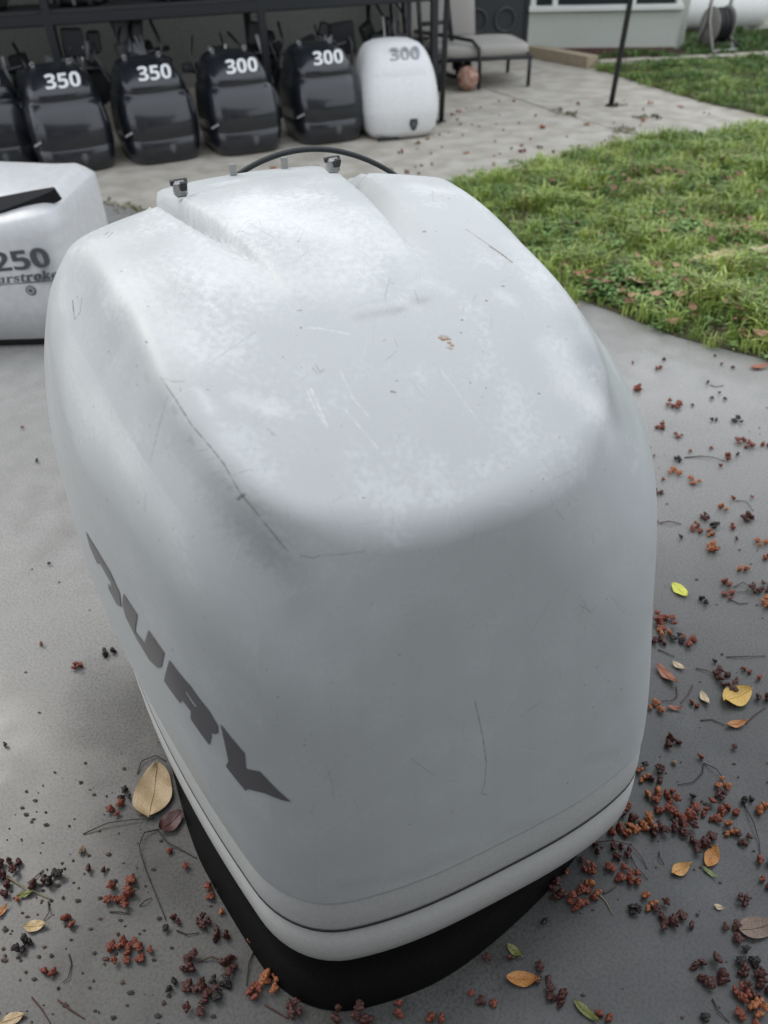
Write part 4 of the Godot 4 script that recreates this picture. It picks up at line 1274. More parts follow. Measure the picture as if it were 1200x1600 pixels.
func house() -> void:
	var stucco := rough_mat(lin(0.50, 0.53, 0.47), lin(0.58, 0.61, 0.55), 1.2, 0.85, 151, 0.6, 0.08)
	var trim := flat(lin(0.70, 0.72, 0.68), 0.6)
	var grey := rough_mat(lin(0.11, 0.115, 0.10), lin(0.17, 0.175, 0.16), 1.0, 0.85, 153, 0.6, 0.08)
	var glass := flat(lin(0.02, 0.025, 0.03), 0.08)
	var h := thing("house", "pale green stucco house with long white framed windows", "house", Vector3(1.8, 0, -10.14))
	var A := Vector2(1.80, -10.14)
	var B := Vector2(3.40, -9.86)
	var C := Vector2(4.0, -13.2)
	wall_seg(h, "wall", A, B, 0.0, 0.40, 0.20, stucco)
	wall_seg(h, "wall", A, B, 1.75, 2.7, 0.20, stucco)
	wall_seg(h, "wall", B + Vector2(0.02, -0.10), C, 0.0, 2.7, 0.20, stucco)
	var d := (B - A).normalized()
	var nrm := Vector2(-d.y, d.x)
	wall_seg(h, "foundation", A + d * 0.02 + nrm * 0.012, B - d * 0.02 + nrm * 0.012, 0.0, 0.055, 0.22, rough_mat(lin(0.07, 0.035, 0.03), lin(0.16, 0.09, 0.08), 3.0, 0.9, 157))
	wall_seg(h, "window_sill", A + nrm * 0.03, B + nrm * 0.03, 0.402, 0.447, 0.24, trim)
	for k in 4:
		var p := A.lerp(B, [0.025, 0.17, 0.68, 0.975][k])
		wall_seg(h, "window_post", p - d * 0.025, p + d * 0.025, 0.449, 1.748, 0.16, trim)
	for k in 3:
		var p := A.lerp(B, [0.045, 0.19, 0.70][k])
		var q := A.lerp(B, [0.15, 0.66, 0.955][k])
		wall_seg(h, "window_pane", p, q, 0.449, 1.748, 0.02, glass)
		wall_seg(h, "window_rail", p + nrm * 0.02, q + nrm * 0.02, 1.08, 1.12, 0.05, trim)
		wall_seg(h, "shelf_clutter", p.lerp(q, 0.2) - nrm * 0.06, p.lerp(q, 0.5) - nrm * 0.06, 0.449, 0.62, 0.06, flat(lin(0.10, 0.11, 0.13), 0.7))
	# the shaded porch wall behind the rack, with a dark screen door
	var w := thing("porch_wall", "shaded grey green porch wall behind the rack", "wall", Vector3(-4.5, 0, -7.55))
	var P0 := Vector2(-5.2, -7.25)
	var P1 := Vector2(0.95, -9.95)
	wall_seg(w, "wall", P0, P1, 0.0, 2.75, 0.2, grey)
	wall_seg(w, "base_board", P0 + Vector2(0.04, 0.11), P1 + Vector2(0.04, 0.11), 0.0, 0.12, 0.03, flat(lin(0.20, 0.20, 0.18), 0.8))
	var s := thing("screen_door", "dark screen door between porch wall and pale house wall", "door", Vector3(1.36, 0, -10.02), 6.0)
	obj("mesh_panel", boxm(Vector3(0.76, 1.95, 0.02), Vector3(0, 1.02, 0), 0.003), flat(lin(0.028, 0.032, 0.034), 0.6), s)
	for sx in [-1.0, 1.0]: obj("stile", boxm(Vector3(0.055, 2.05, 0.05), Vector3(0.405 * sx, 1.025, 0.0), 0.005), flat(lin(0.018, 0.019, 0.021), 0.5), s)
	for y in [0.06, 0.62, 2.02]: obj("rail", boxm(Vector3(0.752, 0.06, 0.048), Vector3(0, y, 0.0), 0.005), flat(lin(0.035, 0.037, 0.04), 0.5), s)
	for sx in [-1.0, 1.0]: obj("scroll_ring", tubem(ring_pts(Vector3(0.16 * sx, 0.34, 0.03), 0.11, Vector3.BACK, 20), 0.012, 6, true), flat(lin(0.06, 0.065, 0.07), 0.5), s)
	var roof := thing("porch_roof", "flat porch roof over the rack and cowlings", "roof", Vector3(-2.6, 2.78, -7.3), turn_of(P0, P1))
	obj("deck", boxm(Vector3(6.4, 0.10, 3.0), Vector3(0.2, 0, 0.45), 0.01), flat(lin(0.30, 0.30, 0.28), 0.8), roof)
	obj("fascia", boxm(Vector3(6.4, 0.20, 0.03), Vector3(0.2, -0.03, 1.97), 0.005), flat(lin(0.6, 0.6, 0.58), 0.6), roof)

func turn_of(a: Vector2, b: Vector2) -> float:
	return rad_to_deg(atan2(-(b.y - a.y), b.x - a.x))

func yard() -> void:
	# edging: one long timber, then single blocks along the lawn
	var e := thing("garden_edging", "pale edging of timber and concrete blocks round the planting bed", "edging", Vector3(1.86, 0, -9.9))
	var tim := rough_mat(lin(0.34, 0.27, 0.19), lin(0.46, 0.38, 0.28), 3.0, 0.85, 161, 0.8)
	var blk := rough_mat(lin(0.40, 0.37, 0.30), lin(0.52, 0.48, 0.41), 3.0, 0.9, 163, 0.8)
	wall_seg(e, "timber", Vector2(1.82, -9.85), Vector2(2.28, -8.98), 0.0, 0.105, 0.14, tim)
	var A := Vector2(2.33, -8.98)
	var B := Vector2(5.5, -9.22)
	var r := RandomNumberGenerator.new()
	r.seed = 12
	for k in 11:
		var a := A.lerp(B, k / 11.0 + 0.003)
		var b := A.lerp(B, (k + 1) / 11.0 - 0.003)
		var j := Vector2(0, r.randf_range(-0.012, 0.012))
		wall_seg(e, "block", a + j, b + j, 0.0, 0.065 + r.randf_range(-0.008, 0.01), 0.10, blk)
	# gas tank
	var t := thing("gas_tank", "white horizontal gas tank with rust stained belly behind the hose cart", "tank", Vector3(4.18, 0, -10.95), -6.0)
	var prof: Array = []
	for i in 9:
		var a := PI / 2 * i / 8.0
		prof.append(Vector2(0.20 * sin(a), -0.50 - 0.13 * cos(a)))
	for i in 9:
		var a := PI / 2 * (1.0 - i / 8.0)
		prof.append(Vector2(0.20 * sin(a), 0.50 + 0.13 * cos(a)))
	obj("vessel", lathem(prof, Transform3D(Basis(Vector3.BACK, -PI / 2), Vector3(0, 0.27, 0)), 32), rough_mat(lin(0.76, 0.77, 0.74), lin(0.85, 0.85, 0.83), 2.0, 0.45, 165), t)
	for sx in [-0.36, 0.36]: obj("foot", boxm(Vector3(0.07, 0.10, 0.28), Vector3(sx, 0.05, 0), 0.005), flat(lin(0.25, 0.24, 0.22), 0.7), t)
	obj("valve_dome", lathem([Vector2(0.08, 0.45), Vector2(0.085, 0.47), Vector2(0.08, 0.55), Vector2(0.04, 0.58), Vector2(0, 0.585)], Transform3D.IDENTITY, 18), flat(lin(0.5, 0.5, 0.48), 0.5), t)
	# hose cart
	var c := thing("hose_cart", "pale framed hose reel cart wound with black hose, on the bed before the tank", "hose cart", Vector3(3.74, 0.02, -9.62), 16.0)
	var al := flat(lin(0.42, 0.41, 0.38), 0.45)
	for sx in [-0.15, 0.15]:
		obj("side_frame", tubem([Vector3(sx, 0.02, 0.20), Vector3(sx, 0.34, 0.03), Vector3(sx, 0.66, -0.02), Vector3(sx, 0.34, -0.06), Vector3(sx, 0.02, -0.20)], 0.018, 8), al, c)
		obj("reel_flange", lathem([Vector2(0.05, -0.008), Vector2(0.205, -0.008), Vector2(0.212, 0), Vector2(0.205, 0.008), Vector2(0.05, 0.008)], Transform3D(Basis(Vector3.BACK, PI / 2), Vector3(sx * 0.8, 0.30, 0)), 28), flat(lin(0.25, 0.24, 0.22), 0.5), c)
	obj("base_bar", boxm(Vector3(0.40, 0.03, 0.06), Vector3(0.02, 0.03, 0.20), 0.005), al, c)
	obj("handle", tubem([Vector3(-0.15, 0.64, -0.02), Vector3(-0.15, 0.70, -0.04), Vector3(0.15, 0.70, -0.04), Vector3(0.15, 0.64, -0.02)], 0.016, 8), al, c)
	for k in 7:
		obj("hose_coil", tubem(ring_pts(Vector3(-0.096 + 0.032 * k, 0.30, 0), 0.165 + 0.012 * (k % 2), Vector3.RIGHT, 28), 0.0175, 8, true), flat(lin(0.012, 0.012, 0.013), 0.5), c)
	obj("hose_tail", tubem([Vector3(0.10, 0.16, 0.12), Vector3(0.24, 0.06, 0.22), Vector3(0.36, 0.03, 0.10), Vector3(0.5, 0.02, 0.16)], 0.016, 8), flat(lin(0.012, 0.012, 0.013), 0.5), c)
	c.scale = Vector3.ONE * 0.82
	# white board fence at the right
	var f := thing("white_fence", "cream white board fence at the right behind the gas tank", "fence", Vector3(4.62, 0, -10.7))
	var cream := rough_mat(lin(0.62, 0.60, 0.52), lin(0.70, 0.68, 0.60), 1.5, 0.6, 171)
	var F0 := Vector2(4.62, -10.9)
	var F1 := Vector2(7.3, -9.4)
	for k in 14:
		wall_seg(f, "board", F0.lerp(F1, k / 14.0 + 0.002), F0.lerp(F1, (k + 1) / 14.0 - 0.002), 0.03, 1.7, 0.025, cream)
	var nn := Vector2(0.49, 0.87) * 0.03
	wall_seg(f, "rail", F0 + nn, F1 + nn, 0.03, 0.14, 0.03, cream)
	wall_seg(f, "rail", F0 + nn, F1 + nn, 1.5, 1.6, 0.03, cream)
	for k in 3:
		var p := F0.lerp(F1, k / 2.0)
		wall_seg(f, "post", p + Vector2(-0.05, 0.0), p + Vector2(0.05, 0.0), 0.0, 1.78, 0.12, cream)

func rear_shade_wall() -> void:  # unseen wall and eave added behind the camera to shade the near side
	var h := thing("added_shade_wall", "added unseen tan wall with deep eave behind the viewer, shading the near side", "added_building", Vector3(0, 0, 2.4))
	var m := rough_mat(lin(0.16, 0.14, 0.11), lin(0.22, 0.195, 0.16), 1.0, 0.85, 181, 0.5)
	obj("wall", boxm(Vector3(11, 2.9, 0.2), Vector3(0.5, 1.45, 0.3), 0.01), m, h)
	obj("eave", boxm(Vector3(11.4, 0.12, 1.5), Vector3(0.5, 2.62, -0.55), 0.01), flat(lin(0.16, 0.14, 0.12), 0.8), h)
	obj("door", boxm(Vector3(2.4, 2.1, 0.06), Vector3(0.4, 1.05, 0.19), 0.01), flat(lin(0.12, 0.11, 0.10), 0.6), h)

# ------------------------------------------------------------------
func _ready() -> void:
	rng.seed = 1
	var cam := Camera3D.new()
	cam.name = "camera"
	var p := deg_to_rad(38.0)
	var roll := deg_to_rad(2.0)
	cam.transform = Transform3D(Basis(Vector3.RIGHT, -p) * Basis(Vector3.BACK, -roll), Vector3(0, 1.35, 0))
	cam.far = 200.0
	cam.near = 0.05
	var lens := CameraAttributesPhysical.new()
	lens.frustum_focal_length = 18.135
	lens.frustum_focus_distance = 1.3
	lens.exposure_aperture = 2.5
	lens.frustum_far = 200.0
	cam.attributes = lens
	cam.fov = 66.99
	add_child(cam)
	cam.current = true
	var we := WorldEnvironment.new()
	we.name = "environment"
	var env := Environment.new()
	env.background_mode = Environment.BG_SKY
	var sky := Sky.new()
	var sm := ProceduralSkyMaterial.new()
	sm.sky_top_color = Color(0.885, 0.908, 0.94)
	sm.sky_horizon_color = Color(0.835, 0.85, 0.875)
	sm.sky_curve = 0.25
	sm.ground_bottom_color = Color(0.25, 0.25, 0.24)
	sm.ground_horizon_color = Color(0.45, 0.46, 0.46)
	sky.sky_material = sm
	env.sky = sky
	env.background_energy_multiplier = 1.0
	env.tonemap_mode = Environment.TONE_MAPPER_LINEAR
	env.tonemap_exposure = 1.82
	env.sdfgi_enabled = true
	env.ssao_enabled = true
	env.ssil_enabled = true
	we.environment = env
	add_child(we)
	var sun := DirectionalLight3D.new()
	sun.name = "sun"
	sun.light_color = Color(1.0, 0.98, 0.95)
	sun.light_energy = 0.22
	sun.light_angular_distance = 24.0
	sun.shadow_enabled = true
	sun.look_at_from_position(Vector3(-3.2, 4.0, -2.4), Vector3.ZERO)
	add_child(sun)

	ground_all()
	house()
	rear_shade_wall()
	big_cowling()
	vented_cowling()
	var black := "black outboard cowlings in a row on the patio"
	small_cowling("black_cowling", "glossy black cowling cut by the left frame edge, before the first numbered one", Vector3(-2.60, 0, -5.86), 26, "350", false, black)
	small_cowling("black_cowling", "glossy black cowling numbered 350, left one of the two 350s", Vector3(-2.05, 0, -5.78), 27, "350", false, black)
	small_cowling("black_cowling", "glossy black cowling numbered 350, right one of the two 350s", Vector3(-1.50, 0, -5.97), 26, "350", false, black)
	small_cowling("black_cowling", "glossy black cowling numbered 300, left one of the two black 300s", Vector3(-0.94, 0, -6.13), 24, "300", false, black)
	small_cowling("black_cowling", "glossy black cowling numbered 300, beside the white 300 cowling", Vector3(-0.36, 0, -6.37), 22, "300", false, black)
	small_cowling("white_cowling", "white cowling numbered 300 in grey, right end of the row", Vector3(0.19, 0, -6.43), 14, "300", true, "")
	rack_and_engines()
	lounge()
	poles()
	yard()
	lawns()
	litter()

const BERRIES := [
	[1.249, -2.596, "sk", "blackish seed pod left of the lawn edge rust leaf, nearest of 2"],
	[1.054, -2.578, "sk", "blackish seed pod below the pale leaf by the lawn"],
	[0.934, -2.562, "sr", "brick red seed pod below the pale leaf by the lawn"],
	[1.247, -2.525, "sd", "dark maroon seed pod left of the lawn edge rust leaf, second of 2"],
	[1.278, -2.498, "sd", "dark maroon seed pod left of the lawn edge rust leaf, nearest of 2"],
	[1.013, -2.512, "mr", "brick red seed pod pair below the pale leaf by the lawn, nearest of 2"],
	[1.151, -2.394, "sk", "blackish seed pod left of the lawn edge rust leaf, second of 2"],
	[0.894, -2.366, "mr", "brick red seed pod pair below the pale leaf by the lawn, second of 2"],
	[1.164, -2.319, "sd", "dark maroon seed pod lower left of the lawn edge rust leaf, nearest of 2"],
	[1.128, -2.288, "sd", "dark maroon seed pod lower left of the lawn edge rust leaf, second of 2"],
	[1.169, -2.280, "sk", "blackish seed pod lower left of the lawn edge rust leaf, nearest of 2"],
	[0.991, -2.250, "br", "brick red seed pod heap lower left of the lawn edge rust leaf"],
	[1.048, -2.246, "sk", "blackish seed pod lower left of the lawn edge rust leaf, second of 2"],
	[1.087, -2.150, "mk", "blackish seed pod pair lower left of the lawn edge rust leaf, nearest of 2"],
	[1.159, -2.140, "mk", "blackish seed pod pair below the lawn edge rust leaf"],
	[0.900, -2.118, "mr", "brick red seed pod pair lower left of the lawn edge rust leaf, second of 2"],
	[-1.205, -2.250, "sr", "brick red seed pod above the large tan leaf"],
	[0.942, -2.064, "mr", "brick red seed pod pair lower left of the lawn edge rust leaf, nearest of 2"],
	[1.131, -2.004, "br", "brick red seed pod heap below the lawn edge rust leaf"],
	[1.188, -1.996, "mr", "brick red seed pod pair below the lawn edge rust leaf, nearest of 2"],
	[1.018, -1.986, "sr", "brick red seed pod lower left of the lawn edge rust leaf, nearest of 2"],
	[0.950, -1.975, "sr", "brick red seed pod lower left of the lawn edge rust leaf, second of 2"],
	[1.084, -1.944, "sk", "blackish seed pod below the lawn edge rust leaf"],
	[0.833, -1.956, "st", "tan seed pod above the lime yellow leaf, second of 2"],
	[1.051, -1.929, "mr", "brick red seed pod pair below the lawn edge rust leaf, second of 2"],
	[0.896, -1.930, "mk", "blackish seed pod pair lower left of the lawn edge rust leaf, second of 2"],
	[-1.087, -2.044, "sk", "blackish seed pod above the large tan leaf"],
	[1.012, -1.889, "sr", "brick red seed pod below the lawn edge rust leaf"],
	[0.798, -1.868, "st", "tan seed pod above the lime yellow leaf, nearest of 2"],
	[0.865, -1.864, "mo", "orange brown seed pod pair above the lime yellow leaf, second of 2"],
	[0.822, -1.830, "sr", "brick red seed pod above the lime yellow leaf, second of 2"],
	[0.909, -1.817, "mo", "orange brown seed pod pair above the lime yellow leaf, nearest of 2"],
	[0.787, -1.769, "md", "dark maroon seed pod pair above the lime yellow leaf, second of 2"],
	[1.043, -1.731, "sr", "brick red seed pod upper right of the lime yellow leaf, second of 2"],
	[0.989, -1.727, "sr", "brick red seed pod upper right of the lime yellow leaf, nearest of 2"],
	[0.947, -1.685, "mo", "orange brown seed pod pair upper right of the lime yellow leaf, third of 4"],
	[0.880, -1.645, "md", "dark maroon seed pod pair above the lime yellow leaf, nearest of 2"],
	[0.994, -1.635, "md", "dark maroon seed pod pair upper right of the lime yellow leaf"],
	[0.745, -1.635, "sr", "brick red seed pod above the lime yellow leaf, nearest of 2"],
	[0.893, -1.610, "mk", "blackish seed pod pair upper right of the lime yellow leaf"],
	[0.941, -1.604, "mr", "brick red seed pod pair upper right of the lime yellow leaf"],
	[0.839, -1.602, "br", "brick red seed pod heap above the lime yellow leaf"],
	[0.870, -1.580, "mo", "orange brown seed pod pair upper right of the lime yellow leaf, second of 4"],
	[0.789, -1.568, "sd", "dark maroon seed pod above the lime yellow leaf"],
	[0.932, -1.554, "sd", "dark maroon seed pod upper right of the lime yellow leaf"],
	[0.990, -1.534, "mo", "orange brown seed pod pair upper right of the lime yellow leaf, fourth of 4"],
	[0.852, -1.519, "mo", "orange brown seed pod pair upper right of the lime yellow leaf, nearest of 4"],
	[0.980, -1.477, "mr", "brick red seed pod pair right of the lime yellow leaf, third of 3"],
	[-0.891, -1.550, "sk", "blackish seed pod upper left of the large tan leaf"],
	[0.902, -1.435, "mo", "orange brown seed pod pair right of the lime yellow leaf, nearest of 2"],
	[0.846, -1.388, "mr", "brick red seed pod pair right of the lime yellow leaf, nearest of 3"],
	[0.921, -1.364, "bd", "dark maroon seed pod heap right of the lime yellow leaf"],
	[0.834, -1.346, "mr", "brick red seed pod pair right of the lime yellow leaf, second of 3"],
	[0.766, -1.330, "mk", "blackish seed pod pair lower right of the lime yellow leaf"],
	[0.912, -1.312, "mo", "orange brown seed pod pair right of the lime yellow leaf, second of 2"],
	[0.650, -1.266, "br", "brick red seed pod heap lower left of the lime yellow leaf"],
	[0.639, -1.231, "mo", "orange brown seed pod pair above the rust pink leaf"],
	[0.666, -1.212, "mk", "blackish seed pod pair above the rust pink leaf"],
	[0.688, -1.203, "mr", "brick red seed pod pair upper right of the rust pink leaf"],
	[0.622, -1.203, "md", "dark maroon seed pod pair above the rust pink leaf"],
	[-0.817, -1.262, "sr", "brick red seed pod upper left of the large tan leaf"],
	[-0.653, -1.231, "mk", "blackish seed pod pair above the large tan leaf"],
	[0.726, -1.139, "sk", "blackish seed pod upper left of the golden leaf"],
	[-0.712, -1.189, "mr", "brick red seed pod pair upper left of the large tan leaf"],
	[0.787, -1.110, "mr", "brick red seed pod pair upper right of the golden leaf"],
	[0.803, -1.088, "sr", "brick red seed pod upper right of the golden leaf"],
	[0.753, -1.085, "sd", "dark maroon seed pod above the golden leaf"],
	[0.728, -1.084, "bd", "dark maroon seed pod heap upper left of the golden leaf"],
	[0.790, -1.033, "md", "dark maroon seed pod pair right of the golden leaf"],
	[0.643, -1.025, "mr", "brick red seed pod pair lower right of the rust pink leaf"],
	[0.559, -1.021, "mo", "orange brown seed pod pair below the rust pink leaf"],
	[0.567, -0.933, "md", "dark maroon seed pod pair left of the orange leaf"],
	[-0.801, -0.984, "sk", "blackish seed pod above the small olive leaf"],
	[0.685, -0.917, "sd", "dark maroon seed pod below the orange leaf"],
	[0.611, -0.896, "sr", "brick red seed pod lower left of the orange leaf"],
	[0.555, -0.886, "st", "tan seed pod lower left of the orange leaf"],
	[0.496, -0.884, "sk", "blackish seed pod below the rust pink leaf"],
	[0.523, -0.874, "md", "dark maroon seed pod pair lower left of the orange leaf"],
	[0.483, -0.859, "mo", "orange brown seed pod pair above the gold leaf, second of 2"],
	[0.508, -0.850, "md", "dark maroon seed pod pair above the gold leaf, second of 2"],
	[0.632, -0.837, "mo", "orange brown seed pod pair below the orange leaf"],
	[0.524, -0.822, "mr", "brick red seed pod pair above the gold leaf"],
	[-0.523, -0.859, "mk", "blackish seed pod pair left of the large tan leaf"],
	[0.493, -0.819, "mo", "orange brown seed pod pair above the gold leaf, nearest of 2"],
	[0.619, -0.812, "md", "dark maroon seed pod pair above the amber leaf, second of 2"],
	[0.567, -0.812, "sk", "blackish seed pod above the amber leaf"],
	[0.666, -0.802, "mk", "blackish seed pod pair upper right of the amber leaf"],
	[0.507, -0.799, "br", "brick red seed pod heap above the gold leaf"],
	[0.436, -0.798, "mr", "brick red seed pod pair upper left of the gold leaf, second of 2"],
	[0.560, -0.789, "md", "dark maroon seed pod pair above the amber leaf, nearest of 2"],
	[0.685, -0.784, "mo", "orange brown seed pod pair upper right of the amber leaf, second of 2"],
	[-0.532, -0.829, "mr", "brick red seed pod pair lower left of the large tan leaf"],
	[0.630, -0.781, "mr", "brick red seed pod pair upper right of the amber leaf"],
	[0.593, -0.778, "br", "brick red seed pod heap above the amber leaf"],
	[0.539, -0.779, "br", "brick red seed pod heap upper left of the amber leaf"],
	[0.432, -0.775, "md", "dark maroon seed pod pair upper left of the gold leaf, second of 2"],
	[0.468, -0.763, "mo", "orange brown seed pod pair upper left of the gold leaf, second of 3"],
	[0.470, -0.756, "mo", "orange brown seed pod pair upper left of the gold leaf, nearest of 3"],
	[0.519, -0.750, "md", "dark maroon seed pod pair above the gold leaf, nearest of 2"],
	[0.480, -0.749, "md", "dark maroon seed pod pair upper left of the gold leaf, nearest of 2"],
	[0.433, -0.749, "mo", "orange brown seed pod pair upper left of the gold leaf, third of 3"],
	[0.610, -0.743, "mo", "orange brown seed pod pair upper right of the amber leaf, nearest of 2"],
	[0.409, -0.746, "mr", "brick red seed pod pair upper left of the gold leaf, nearest of 2"],
	[0.629, -0.729, "md", "dark maroon seed pod pair upper right of the amber leaf"],
	[0.550, -0.726, "bd", "dark maroon seed pod heap upper left of the amber leaf"],
	[0.361, -0.719, "md", "dark maroon seed pod pair left of the gold leaf"],
	[-0.575, -0.747, "st", "tan seed pod upper right of the small olive leaf"],
	[-0.413, -0.740, "sr", "brick red seed pod below the plum brown leaf, nearest of 2"],
	[0.403, -0.710, "bd", "dark maroon seed pod heap left of the gold leaf"],
	[0.331, -0.698, "sd", "dark maroon seed pod left of the gold leaf"],
	[0.651, -0.681, "mr", "brick red seed pod pair right of the amber leaf"],
	[-0.377, -0.710, "sr", "brick red seed pod below the plum brown leaf, second of 2"],
	[-0.701, -0.720, "bd", "dark maroon seed pod heap upper left of the small olive leaf"],
	[0.341, -0.680, "mr", "brick red seed pod pair left of the gold leaf, third of 3"],
	[-0.552, -0.712, "sd", "dark maroon seed pod right of the small olive leaf, nearest of 2"],
	[-0.525, -0.709, "sd", "dark maroon seed pod right of the small olive leaf, second of 2"],
	[0.388, -0.675, "mr", "brick red seed pod pair left of the gold leaf, second of 3"],
	[0.298, -0.675, "sr", "brick red seed pod left of the gold leaf"],
	[-0.614, -0.699, "mk", "blackish seed pod pair upper right of the small olive leaf"],
	[0.412, -0.659, "mr", "brick red seed pod pair left of the gold leaf, nearest of 3"],
	[-0.635, -0.691, "md", "dark maroon seed pod pair upper right of the small olive leaf"],
	[0.636, -0.644, "mr", "brick red seed pod pair above the grey brown leaf"],
	[-0.500, -0.678, "sr", "brick red seed pod lower left of the plum brown leaf"],
	[0.340, -0.645, "mo", "orange brown seed pod pair left of the gold leaf"],
	[-0.323, -0.665, "mr", "brick red seed pod pair lower right of the plum brown leaf, nearest of 2"],
	[-0.688, -0.678, "md", "dark maroon seed pod pair left of the small olive leaf"],
	[0.273, -0.642, "md", "dark maroon seed pod pair above the folded leaf"],
	[-0.480, -0.665, "br", "brick red seed pod heap lower left of the plum brown leaf"],
	[0.323, -0.636, "br", "brick red seed pod heap left of the gold leaf"],
	[0.587, -0.618, "md", "dark maroon seed pod pair above the grey brown leaf"],
	[-0.663, -0.661, "so", "orange brown seed pod lower left of the small olive leaf"],
	[0.426, -0.618, "mo", "orange brown seed pod pair lower left of the gold leaf"],
	[0.300, -0.621, "mr", "brick red seed pod pair upper right of the folded leaf"],
	[0.399, -0.607, "mk", "blackish seed pod pair lower left of the gold leaf"],
	[-0.301, -0.628, "so", "orange brown seed pod lower right of the plum brown leaf"],
	[0.453, -0.594, "bd", "dark maroon seed pod heap below the gold leaf"],
	[-0.379, -0.618, "md", "dark maroon seed pod pair below the plum brown leaf, nearest of 4"],
	[-0.559, -0.621, "mr", "brick red seed pod pair right of the straw leaf, nearest of 2"],
	[0.245, -0.593, "sk", "blackish seed pod above the folded leaf"],
	[-0.329, -0.611, "md", "dark maroon seed pod pair below the plum brown leaf, second of 4"],
	[0.485, -0.578, "sd", "dark maroon seed pod below the gold leaf"],
	[-0.392, -0.603, "sk", "blackish seed pod below the plum brown leaf"],
	[0.552, -0.567, "md", "dark maroon seed pod pair left of the grey brown leaf"],
	[-0.299, -0.592, "md", "dark maroon seed pod pair lower right of the plum brown leaf, nearest of 2"],
	[-0.247, -0.577, "sr", "brick red seed pod lower right of the plum brown leaf"],
	[-0.624, -0.584, "mk", "blackish seed pod pair lower left of the straw leaf"],
	[-0.457, -0.573, "br", "brick red seed pod heap right of the straw leaf"],
	[-0.479, -0.573, "sr", "brick red seed pod right of the straw leaf"],
	[-0.423, -0.568, "mr", "brick red seed pod pair right of the straw leaf, second of 2"],
	[0.557, -0.526, "mk", "blackish seed pod pair below the grey brown leaf"],
	[0.180, -0.538, "sd", "dark maroon seed pod upper left of the folded leaf, nearest of 2"],
	[0.141, -0.539, "sd", "dark maroon seed pod upper left of the folded leaf, second of 2"],
	[-0.344, -0.547, "md", "dark maroon seed pod pair below the plum brown leaf, third of 4"],
	[-0.275, -0.543, "md", "dark maroon seed pod pair below the plum brown leaf, fourth of 4"],
	[0.513, -0.508, "sk", "blackish seed pod lower left of the grey brown leaf, nearest of 2"],
	[-0.568, -0.542, "mr", "brick red seed pod pair below the straw leaf"],
	[0.490, -0.507, "bd", "dark maroon seed pod heap lower left of the grey brown leaf"],
	[0.225, -0.513, "md", "dark maroon seed pod pair right of the folded leaf"],
	[-0.204, -0.518, "mo", "orange brown seed pod pair lower right of the plum brown leaf, nearest of 2"],
	[-0.203, -0.517, "mo", "orange brown seed pod pair lower right of the plum brown leaf, second of 2"],
	[0.553, -0.491, "bd", "dark maroon seed pod heap below the grey brown leaf"],
	[-0.365, -0.517, "mk", "blackish seed pod pair lower right of the straw leaf"],
	[0.569, -0.485, "md", "dark maroon seed pod pair below the grey brown leaf"],
	[-0.289, -0.510, "mk", "blackish seed pod pair below the plum brown leaf"],
	[-0.231, -0.501, "mr", "brick red seed pod pair lower right of the plum brown leaf, second of 2"],
	[0.110, -0.489, "sr", "brick red seed pod left of the folded leaf"],
	[0.530, -0.474, "mr", "brick red seed pod pair below the grey brown leaf, nearest of 2"],
	[-0.318, -0.500, "bd", "dark maroon seed pod heap below the plum brown leaf"],
	[0.241, -0.479, "md", "dark maroon seed pod pair upper left of the narrow olive leaf"],
	[0.125, -0.477, "sd", "dark maroon seed pod lower left of the folded leaf"],
	[0.143, -0.474, "sr", "brick red seed pod lower left of the folded leaf"],
	[-0.005, -0.471, "mr", "brick red seed pod pair left of the folded leaf"],
	[0.545, -0.453, "mo", "orange brown seed pod pair below the grey brown leaf"],
	[-0.166, -0.474, "md", "dark maroon seed pod pair lower right of the plum brown leaf, second of 2"],
	[-0.099, -0.466, "md", "dark maroon seed pod pair left of the folded leaf, second of 2"],
	[0.311, -0.451, "mr", "brick red seed pod pair right of the narrow olive leaf"],
	[0.462, -0.445, "sk", "blackish seed pod lower left of the grey brown leaf, second of 2"],
	[0.053, -0.457, "mr", "brick red seed pod pair lower left of the folded leaf"],
	[-0.064, -0.459, "md", "dark maroon seed pod pair left of the folded leaf, nearest of 2"],
	[0.522, -0.436, "mr", "brick red seed pod pair below the grey brown leaf, second of 2"],
]
